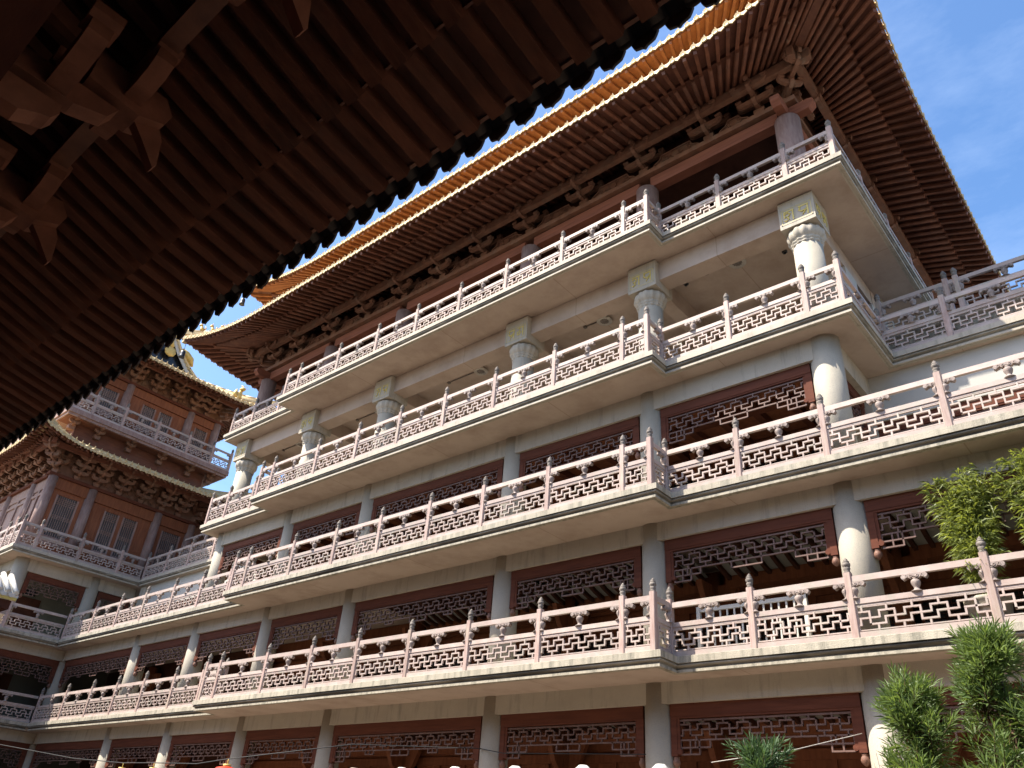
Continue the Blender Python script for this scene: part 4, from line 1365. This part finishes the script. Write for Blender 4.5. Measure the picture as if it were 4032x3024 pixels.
# rafters with the same spacing as measured on the photo
pit = .487
b_r, b_f = MB(), MB()
N_in = (1.0, 10.30)
N_mid = (3.76, 8.94)
x = -2.95 - pit * 88
while x < nx1:
    br = MB().bar((x, -.6, N_mid[1] + 1.526), (x, N_mid[0], N_mid[1]), .235, .24)
    bf = MB().bar((x, 3.38, NZ + .448), (x, NE, NZ + .10), .215, .20)
    if -24.5 < x < 3.5:
        br.build('rafter', M['near_wood'], near, (x, 0, 10.5))
        bf.build('flying_rafter', M['near_wood'], near, (x, N_mid[0], N_mid[1]))
    else:
        b_r.join(br)
        b_f.join(bf)
    x += pit
o = b_r.build('rafters', M['near_wood'], near)
o['kind'] = 'stuff'
o = b_f.build('flying_rafters', M['near_wood'], near)
o['kind'] = 'stuff'
b = MB()
def sheet(b, pts, th):
    vs = [(x, y, z) for x in (nx0, nx1) for y, z in pts] + [(x, y, z + th) for x in (nx0, nx1) for y, z in pts]
    n = len(pts)
    fs = [(i, i + 1, i + 1 + n, i + n) for i in range(n - 1)] + [(2 * n + i, 2 * n + i + n, 2 * n + i + 1 + n, 2 * n + i + 1) for i in range(n - 1)]
    fs += [(0, n, 3 * n, 2 * n), (n - 1, 3 * n - 1, 4 * n - 1, 2 * n - 1)]
    b.add(vs, fs)
sheet(b, [(-1.0, N_mid[1] + 1.80), (N_mid[0], N_mid[1] + .134)], .03)
sheet(b, [(N_mid[0] - .02, NZ + .482), (NE + .01, NZ + .206)], .04)
b.box(nx0, nx1, N_mid[0] - .05, N_mid[0] - .01, N_mid[1] + .10, NZ + .49)
b.build('roof_boards', M['board'], near)
b = MB().box(nx0, nx1, NE - .03, NE + .03, NZ + .185, NZ + .25)
b.build('eave_batten', M['rafter'], near)
b = MB()
sheet(b, [(-12.0, 19.0), (-5.0, 13.9), (0.0, 11.4), (3.0, 10.0), (NE + .12, NZ + .33)], .16)
b.build('roof_surface', M['grey_tile'], near)
td, tr = MB(), MB()
x = -2.95 - pit * 88 + pit / 2
tile0 = MB()
tile0.prism([(-.20, .18), (-.195, .02), (-.17, -.05), (-.14, -.11), (-.09, -.13), (-.04, -.145), (0, -.19), (.04, -.145), (.09, -.13), (.14, -.11), (.17, -.05), (.195, .02), (.20, .18), (0, .14)],
            (0, 0, 0), X, Z, Y, .035)
tile1 = MB().lathe([(.12, -.03), (.13, 0), (.13, .02), (.09, .03)], (0, 0, 0), 16, axis='y')
tile1.tube([(0, 0, 0), (0, -1.2, .62)], .13, 8)
while x < nx1:
    td.join(tile0, lambda v: Vector((x + v.x, NE + .27 + v.y, NZ + .14 + v.z)))
    tr.join(tile1, lambda v: Vector((x + pit / 2 + v.x, NE + .22 + v.y, NZ + .24 + v.z)))
    td.add([(x - .2, NE + .27, NZ + .22), (x + .2, NE + .27, NZ + .22), (x + .2, NE - .5, NZ + .62), (x - .2, NE - .5, NZ + .62)], [(0, 1, 2, 3)])
    x += pit
td.build('drip_tiles', M['grey_tile'], near)
tr.build('round_tiles', M['grey_tile'], near)
# purlin, brackets and wall behind
b = MB().box(nx0, nx1, 1.62, 1.90, 9.38, 9.58)
b.build('eave_purlin', M['rafter'], near)
nb = MB()
def nbset():
    b = MB()
    b.prism([(-.2, 1.85), (1.2, 1.42), (1.8, 1.02), (2.15, .62), (2.42, .28), (2.46, .36), (2.40, .8), (2.2, 1.2), (1.7, 1.5), (-.2, 2.2)], (0, 0, 0), Y, Z, X, .17)
    w = 1.05
    b.prism([(-w, 1.42), (-w, 1.22), (-w + .16, 1.06), (-w + .45, .98), (w - .45, .98), (w - .16, 1.06), (w, 1.22), (w, 1.42)], (0, 1.80, 0), X, Z, Y, .26)
    for e in (-w + .14, w - .14):
        b.prism([(-.14, 0), (.14, 0), (.2, .1), (.2, .2), (-.2, .2), (-.2, .1)], (e, 1.80, 1.40), X, Z, Y, .34)
    b.prism([(1.2, .90), (1.95, .82), (2.30, .96), (2.36, 1.18), (2.2, 1.42), (1.2, 1.42)], (0, 0, 0), Y, Z, X, .50)
    b.prism([(-.3, .42), (1.2, .42), (1.62, .56), (1.72, .78), (-.3, .80)], (0, 0, 0), Y, Z, X, .30)
    w = 1.25
    for yy, zz in ((.95, .50), (.1, .02)):
        b.prism([(-w, .36), (-w, .16), (-w + .18, .02), (-w + .5, -.06), (w - .5, -.06), (w - .18, .02), (w, .16), (w, .36)], (0, yy, zz), X, Z, Y, .28)
        for e in (-w + .16, 0, w - .16):
            b.prism([(-.15, 0), (.15, 0), (.23, .1), (.23, .24), (-.23, .24), (-.23, .1)], (e, yy, zz + .36), X, Z, Y, .40)
    b.prism([(-.4, -.16), (.7, -.18), (.92, -.06), (1.05, -.02), (1.12, .12), (1.1, .26), (-.4, .26)], (0, 0, 0), Y, Z, X, .32)
    b.box(-.32, .32, -.35, .35, -.75, -.16)
    return b
NB = nbset().mesh('bracket_set', M['near_bracket'])
for k in range(-8, 5):
    put(NB, 'bracket_set', (-9.72 + 3.6 * k, 0, 7.93), 0, near)
b = MB().box(nx0, nx1, -.9, -.5, 6.6, 12)
b.build('upper_wall', M['interior'], near)
b = MB().box(nx0, nx1, -.5, .35, 6.9, 7.45)
b.build('lintel', M['beam'], near)
b = MB().box(nx0, nx1, -14.0, -13.6, -2.35, 19).box(nx0, nx1, -3.6, -3.3, -2.35, 11)
b.build('hall_wall', M['wood'], near)
for k in range(-4, 4):
    b = MB().tube([(-2.9 + 8.0 * k, -.2, -2.35), (-2.9 + 8.0 * k, -.2, 7.0)], .42, 24) if k != 0 else MB().tube([(-2.9 + 8.0 * k + 4.5, -.2, -2.35), (-2.9 + 8.0 * k + 4.5, -.2, 7.0)], .42, 24)
    b.build('column', M['wood'], near)

# ---------------------------------------------------------------- ground
b = MB().box(-400, 400, -400, 400, -2.6, -2.35)
tag(b.build('courtyard_ground', M['ground']), kind='structure')
b = MB().box(-58.0, 14, 11.9, 46, -2.34, -.5)
tag(b.build('raised_terrace', M['ground']), kind='structure')

# stone balustrade on the edge of the terrace
fen = thing('stone_balustrade', (-10.3, 12.1, -.5), 'pale carved stone balustrade whose faceted post tops just show along the bottom edge', 'balustrade')
pb = MB()
pb.prism([(-.14, -.14), (.14, -.14), (.14, .14), (-.14, .14)], (0, 0, .75), X, Y, Z, 1.5)
pb.lathe([(.10, 1.5), (.10, 1.56), (.17, 1.66), (.18, 1.86), (.14, 1.98), (.07, 2.04)], n=8)
pm = pb.mesh('stone_post', M['stone'])
xs_ = [-7.26 - 1.52 * k for k in range(0, 6)]
for x in xs_:
    put(pm, 'post', (x, 12.1, -.5), 0, fen)
b = MB()
b.box(xs_[-1], xs_[0], 12.04, 12.16, .45, .62).box(xs_[-1], xs_[0], 12.0, 12.2, -.5, -.3)
for x in xs_[:-1]:
    b.box(x - 1.36, x - .16, 12.06, 12.14, -.3, .2)
    b.lathe([(.10, .2), (.07, .27), (.12, .36), (.14, .45)], (x - .76, 12.1, 0), 10)
b.build('stone_panels', M['stone'], fen)

# ---------------------------------------------------------------- lanterns on their cable
def lantern(x, y, ztop, label):
    t = thing('red_lantern', (x, y, ztop - .8), label, 'lantern', 'red lanterns strung over the courtyard')
    b = MB().lathe([(.14, -.80), (.30, -.76), (.42, -.6), (.46, -.42), (.42, -.22), (.30, -.06), (.14, -.02)], (x, y, ztop), 24, flute=.02, fl_n=12)
    b.build('shade', M['red'], t)
    b = MB().tube([(x, y, ztop - .03), (x, y, ztop + .05)], .12, 12).tube([(x, y, ztop + .05), (x, y, ztop + .2)], .012, 5)
    b.tube([(x, y, ztop - .86), (x, y, ztop - .78)], .12, 12)
    b.build('cap', M['gold_paint'], t)
lantern(-31.6, 15, 1.98, 'orange-red lantern at the bottom left edge, leftmost of the three')
lantern(-29.3, 15, 1.96, 'orange-red lantern at the bottom edge, middle one of the three')
lantern(-24.65, 15, 2.02, 'orange-red lantern in front of a sunlit column, rightmost of the three')
pts = [(-45, 14, 3.2), (-36, 15, 2.4), (-31.6, 15, 2.18), (-29.3, 15, 2.16), (-26.5, 15, 2.10), (-24.65, 15, 2.22), (-22.4, 18, 3.0), (-20.3, 21.86, 3.35), (-19.2, 21.86, 3.18), (-13.6, 21.86, 3.05)]
b = MB().tube(pts, .016, 5)
tag(b.build('hanging_cable', M['cable']), 'thin dark cable strung low across the bottom between columns and lanterns', 'cable')
b = MB().tube([(-9.2, 17.5, 2.25), (-8.1, 19.5, 2.75), (-7.4, 21.4, 3.3), (-7.25, 21.72, 3.40)], .009, 5)
tag(b.build('tie_rope', M['lampwhite']), 'pale rope tied to the column behind the small evergreen at the bottom', 'rope')

# ---------------------------------------------------------------- ceiling lamps of the loggia
def lamp(x, y, label, dx):
    t = thing('ceiling_lamp', (x, y, 21.4), label, 'ceiling lamp', 'round ceiling lamps in the open gallery')
    b = MB().lathe([(.36, 0), (.36, .03), (.30, .10), (.26, .155)], (x, y, 21.40), 32)
    b.build('housing', M['lampwhite'], t)
    b = MB().lathe([(.05, -.03), (.16, -.02), (.20, -.004)], (x, y, 21.40), 24, flute=.1, fl_n=12)
    b.build('grille', M['finial'], t)
    b = MB().box(x - dx, x - .3, y - .02, y + .02, 21.50, 21.555).box(x - dx - .14, x - dx, y - .07, y + .07, 21.46, 21.555)
    b.build('conduit', M['finial'], t)
lamp(-10.1, 23.75, 'round white ceiling lamp in the gallery bay nearest the right corner column', 1.3)
lamp(-16.75, 24.0, 'round white ceiling lamp in the second gallery bay from the right corner', 1.0)
lamp(-24.4, 24.0, 'round white ceiling lamp in the wide middle bay of the open gallery', 2.2)
lamp(-32.1, 24.0, 'round white ceiling lamp in the gallery bay left of the wide middle bay', 2.0)
lamp(-39.6, 24.0, 'round white ceiling lamp in the gallery bay nearest the left corner column', 1.8)

def sensor(x, y, label):
    t = thing('ceiling_sensor', (x, y, 21.46), label, 'sensor', 'small boxes on the gallery ceiling')
    MB().box(x - .09, x + .09, y - .06, y + .06, 21.47, 21.555).build('housing', M['bronze'], t)
    MB().lathe([(.02, -.05), (.05, -.03), (.05, .01)], (x, y, 21.46), 10).build('lens', M['dark'], t)
sensor(-8.35, 24.35, 'tiny dark box on the gallery ceiling just left of the right corner column')
sensor(-12.5, 23.9, 'tiny dark box on the gallery ceiling right of the second column from the right')

# slatted rack behind the lowest balcony rail
t = thing('slatted_rack', (-10.6, 22.9, 5.52), 'pale slatted timber rack standing behind the lowest rail right of the projecting balcony', 'rack')
b = MB()
x0, x1 = -12.25, -8.65
b.box(x0, x1, 22.86, 22.94, 7.30, 7.42).box(x0, x1, 22.87, 22.93, 6.98, 7.06).box(x0, x1, 22.87, 22.93, 5.9, 6.0)
for x in (x0, x1 - .12):
    b.box(x, x + .12, 22.84, 22.96, 5.53, 7.47)
x = x0 + .3
while x < x1 - .2:
    b.box(x, x + .05, 22.88, 22.92, 6.0, 7.3)
    x += .24
b.build('rack_frame', M['lampwhite'], t)

# ---------------------------------------------------------------- roof of the gate building at the left edge
g = thing('gate_house', (-51.5, 9.5, -2.35), 'small gate building at the left edge, only its white scalloped tile eave showing', 'gate house')
b = MB().box(-53.0, -50.6, 3, 13.0, -2.35, 10.6)
b.build('wall', M['wood'], g)
b = MB()
EY = 15.05
b.add([(-50, 2, 10.85), (-50, EY, 10.85), (-52, EY, 12.15), (-52, 2, 12.15), (-50, 2, 10.73), (-50, EY, 10.73), (-52, EY, 12.0), (-52, 2, 12.0)],
      [(0, 1, 2, 3), (4, 7, 6, 5), (0, 4, 5, 1), (1, 5, 6, 2), (2, 6, 7, 3), (3, 7, 4, 0)])
y = EY - .2
while y > 2:
    b.tube([(-49.92, y, 10.96), (-52, y, 12.28)], .14, 8)
    b.prism([(-.2, .05), (-.15, -.09), (0, -.17), (.15, -.09), (.2, .05)], (-49.92, y - .21, 10.85), Y, Z, X, .04)
    y -= .42
b.build('tile_roof', M['stone'], g)
b = MB().box(-50.15, -49.98, 2, EY - .05, 10.58, 10.72)
b.build('eave_board', M['gold_paint'], g)
b = MB().box(-52, -50.2, 2, EY - .2, 10.1, 10.58)
b.build('eave_soffit', M['interior'], g)

# ---------------------------------------------------------------- plants
def leaf(b, p, d, L, w, rnd, droop=.15):
    d = d.normalized()
    s_ = d.cross(Vector((rnd.uniform(-1, 1), rnd.uniform(-1, 1), rnd.uniform(-.3, 1)))).normalized()
    m_ = p + d * L * .5 + Vector((0, 0, .02 * L))
    e = p + d * L - Vector((0, 0, droop * L))
    n = len(b.v)
    b.v += [tuple(p), tuple(m_ + s_ * w * .5), tuple(e), tuple(m_ - s_ * w * .5)]
    b.f.append((n, n + 1, n + 2, n + 3))
    b.sm.append(False)

def podocarpus(x, y, ztop, r_, zlow, label, m_, seed, nsh=230, group=None):
    rnd = random.Random(seed)
    t = thing('podocarpus', (x, y, -2.35), label, 'shrub', group)
    tb, lb = MB(), MB()
    H = ztop - zlow
    trunk = [(x, y, -2.35), (x + .04, y, -1.2), (x - .03, y + .03, 0), (x + .02, y, ztop - .35)]
    tb.tube(trunk, [.10, .08, .055, .015], 8)
    lobes = []
    for k in range(int(7 + H * 3)):
        q = (k + .5) / (7 + H * 3)
        a = rnd.uniform(0, math.tau)
        zz = zlow + H * q
        env = r_ * (1 - q) ** .55 * (.75 + .45 * rnd.random())
        lobes.append((Vector((x + math.cos(a) * env * .62, y + math.sin(a) * env * .62, zz)), max(.16, env * .55)))
    lobes.append((Vector((x, y, ztop - .2)), .14))
    for k in range(nsh):
        c, lr = rnd.choice(lobes) if k % 9 else lobes[-1 - (k // 9) % 3]
        v = Vector((rnd.gauss(0, 1), rnd.gauss(0, 1), rnd.gauss(.3, .8))).normalized()
        p = c + v * lr * rnd.uniform(.25, 1.3)
        if p.z > ztop: continue
        ax = (v * .7 + Vector((0, 0, .75)) + Vector((rnd.uniform(-.3, .3), rnd.uniform(-.3, .3), 0))).normalized()
        Ls = rnd.uniform(.16, .34)
        tb.tube([c, p, p + ax * Ls], [.012, .007, .003], 4, cap=False)
        nl = int(24 * Ls / .25)
        ph = rnd.uniform(0, 6)
        sd = ax.cross(Vector((.3, .2, .9))).normalized()
        u_ = sd.cross(ax)
        for j in range(nl):
            a = ph + j * 2.4
            q = j / nl
            out = sd * math.cos(a) + u_ * math.sin(a)
            d = out * (1.0 - .55 * q) + ax * (.35 + .9 * q)
            leaf(lb, p + ax * Ls * q, d, rnd.uniform(.14, .22), .020, rnd, .10)
    tb.build('trunk', M['bark'], t)
    lb.build('crown', M[m_], t)

podocarpus(-3.10, 11.35, 2.24, .66, -1.0, 'tall green needle-leaved evergreen at the lower right, left of the taller one', 'podo', 3, 420, 'needle-leaved evergreens at the lower right')
podocarpus(-2.1, 11.5, 2.75, .84, -1.0, 'tallest green needle-leaved evergreen, in the bottom right corner', 'podo', 11, 620, 'needle-leaved evergreens at the lower right')
podocarpus(-5.0, 10.9, 1.42, .42, -.6, 'small bluish-green evergreen tip at the bottom edge, apart from the two tall ones', 'podo_blue', 5, 130, 'needle-leaved evergreens at the lower right')

def bamboo(x, y, z0, ztop, w, label, seed, n=16):
    rnd = random.Random(seed)
    t = thing('potted_bamboo', (x, y, z0), label, 'bamboo', 'bamboo behind the lowest balcony rail')
    b = MB().lathe([(.30, 0), (.36, .03), (.46, .35), (.50, .62), (.53, .64), (.53, .72), (.46, .72), (.44, .62)], (x, y, z0), 28)
    b.build('pot', M['granite_old'], t)
    cb, lb = MB(), MB()
    for k in range(n):
        a = rnd.uniform(0, math.tau)
        rr = w * rnd.random() ** .5
        tx, ty = x + .1 + math.cos(a) * rr * 1.15 - .12, y + math.sin(a) * rr * .35 - .08
        h = (ztop - z0) * rnd.uniform(.66, 1.0)
        bx_, by_ = x + rnd.uniform(-.25, .25), y + rnd.uniform(-.25, .25)
        pts = []
        for j in range(9):
            q = j / 8
            pts.append(Vector((bx_ + (tx - bx_) * q ** 1.4, by_ + (ty - by_) * q ** 1.4, z0 + .5 + (h - .5) * q)))
        cb.tube(pts, [.018 - .0017 * j for j in range(9)], 5)
        for j in range(2, 9):
            for s_ in range(5 if j < 8 else 3):
                p = pts[j] + (pts[min(8, j + 1)] - pts[j]) * rnd.random()
                a2 = rnd.uniform(0, math.tau)
                d = Vector((math.cos(a2), math.sin(a2) * .8, rnd.uniform(.1, .8))).normalized()
                Lb = rnd.uniform(.12, .46)
                e = p + d * Lb
                if e.y > 21.85 and abs(e.x + 6.85) < .6: continue
                cb.tube([p, e], [.006, .003], 3, cap=False)
                for m_ in range(6):
                    q = p + (e - p) * rnd.uniform(.3, 1.0)
                    dd = (d + Vector((rnd.uniform(-.9, .9), rnd.uniform(-.9, .9), rnd.uniform(-.8, .35)))).normalized()
                    leaf(lb, q, dd, rnd.uniform(.20, .36), .042, rnd, .3)
    cb.build('culms', M['culm'], t)
    lb.build('foliage', M['bamboo'], t)
bamboo(-3.78, 21.62, 5.53, 9.5, .62, 'bushy yellow-green bamboo rising behind the lowest rail beside the right column', 21, 22)
bamboo(-2.05, 21.62, 5.53, 9.75, .55, 'bamboo cut off by the right edge of the picture, above the rail', 22, 18)
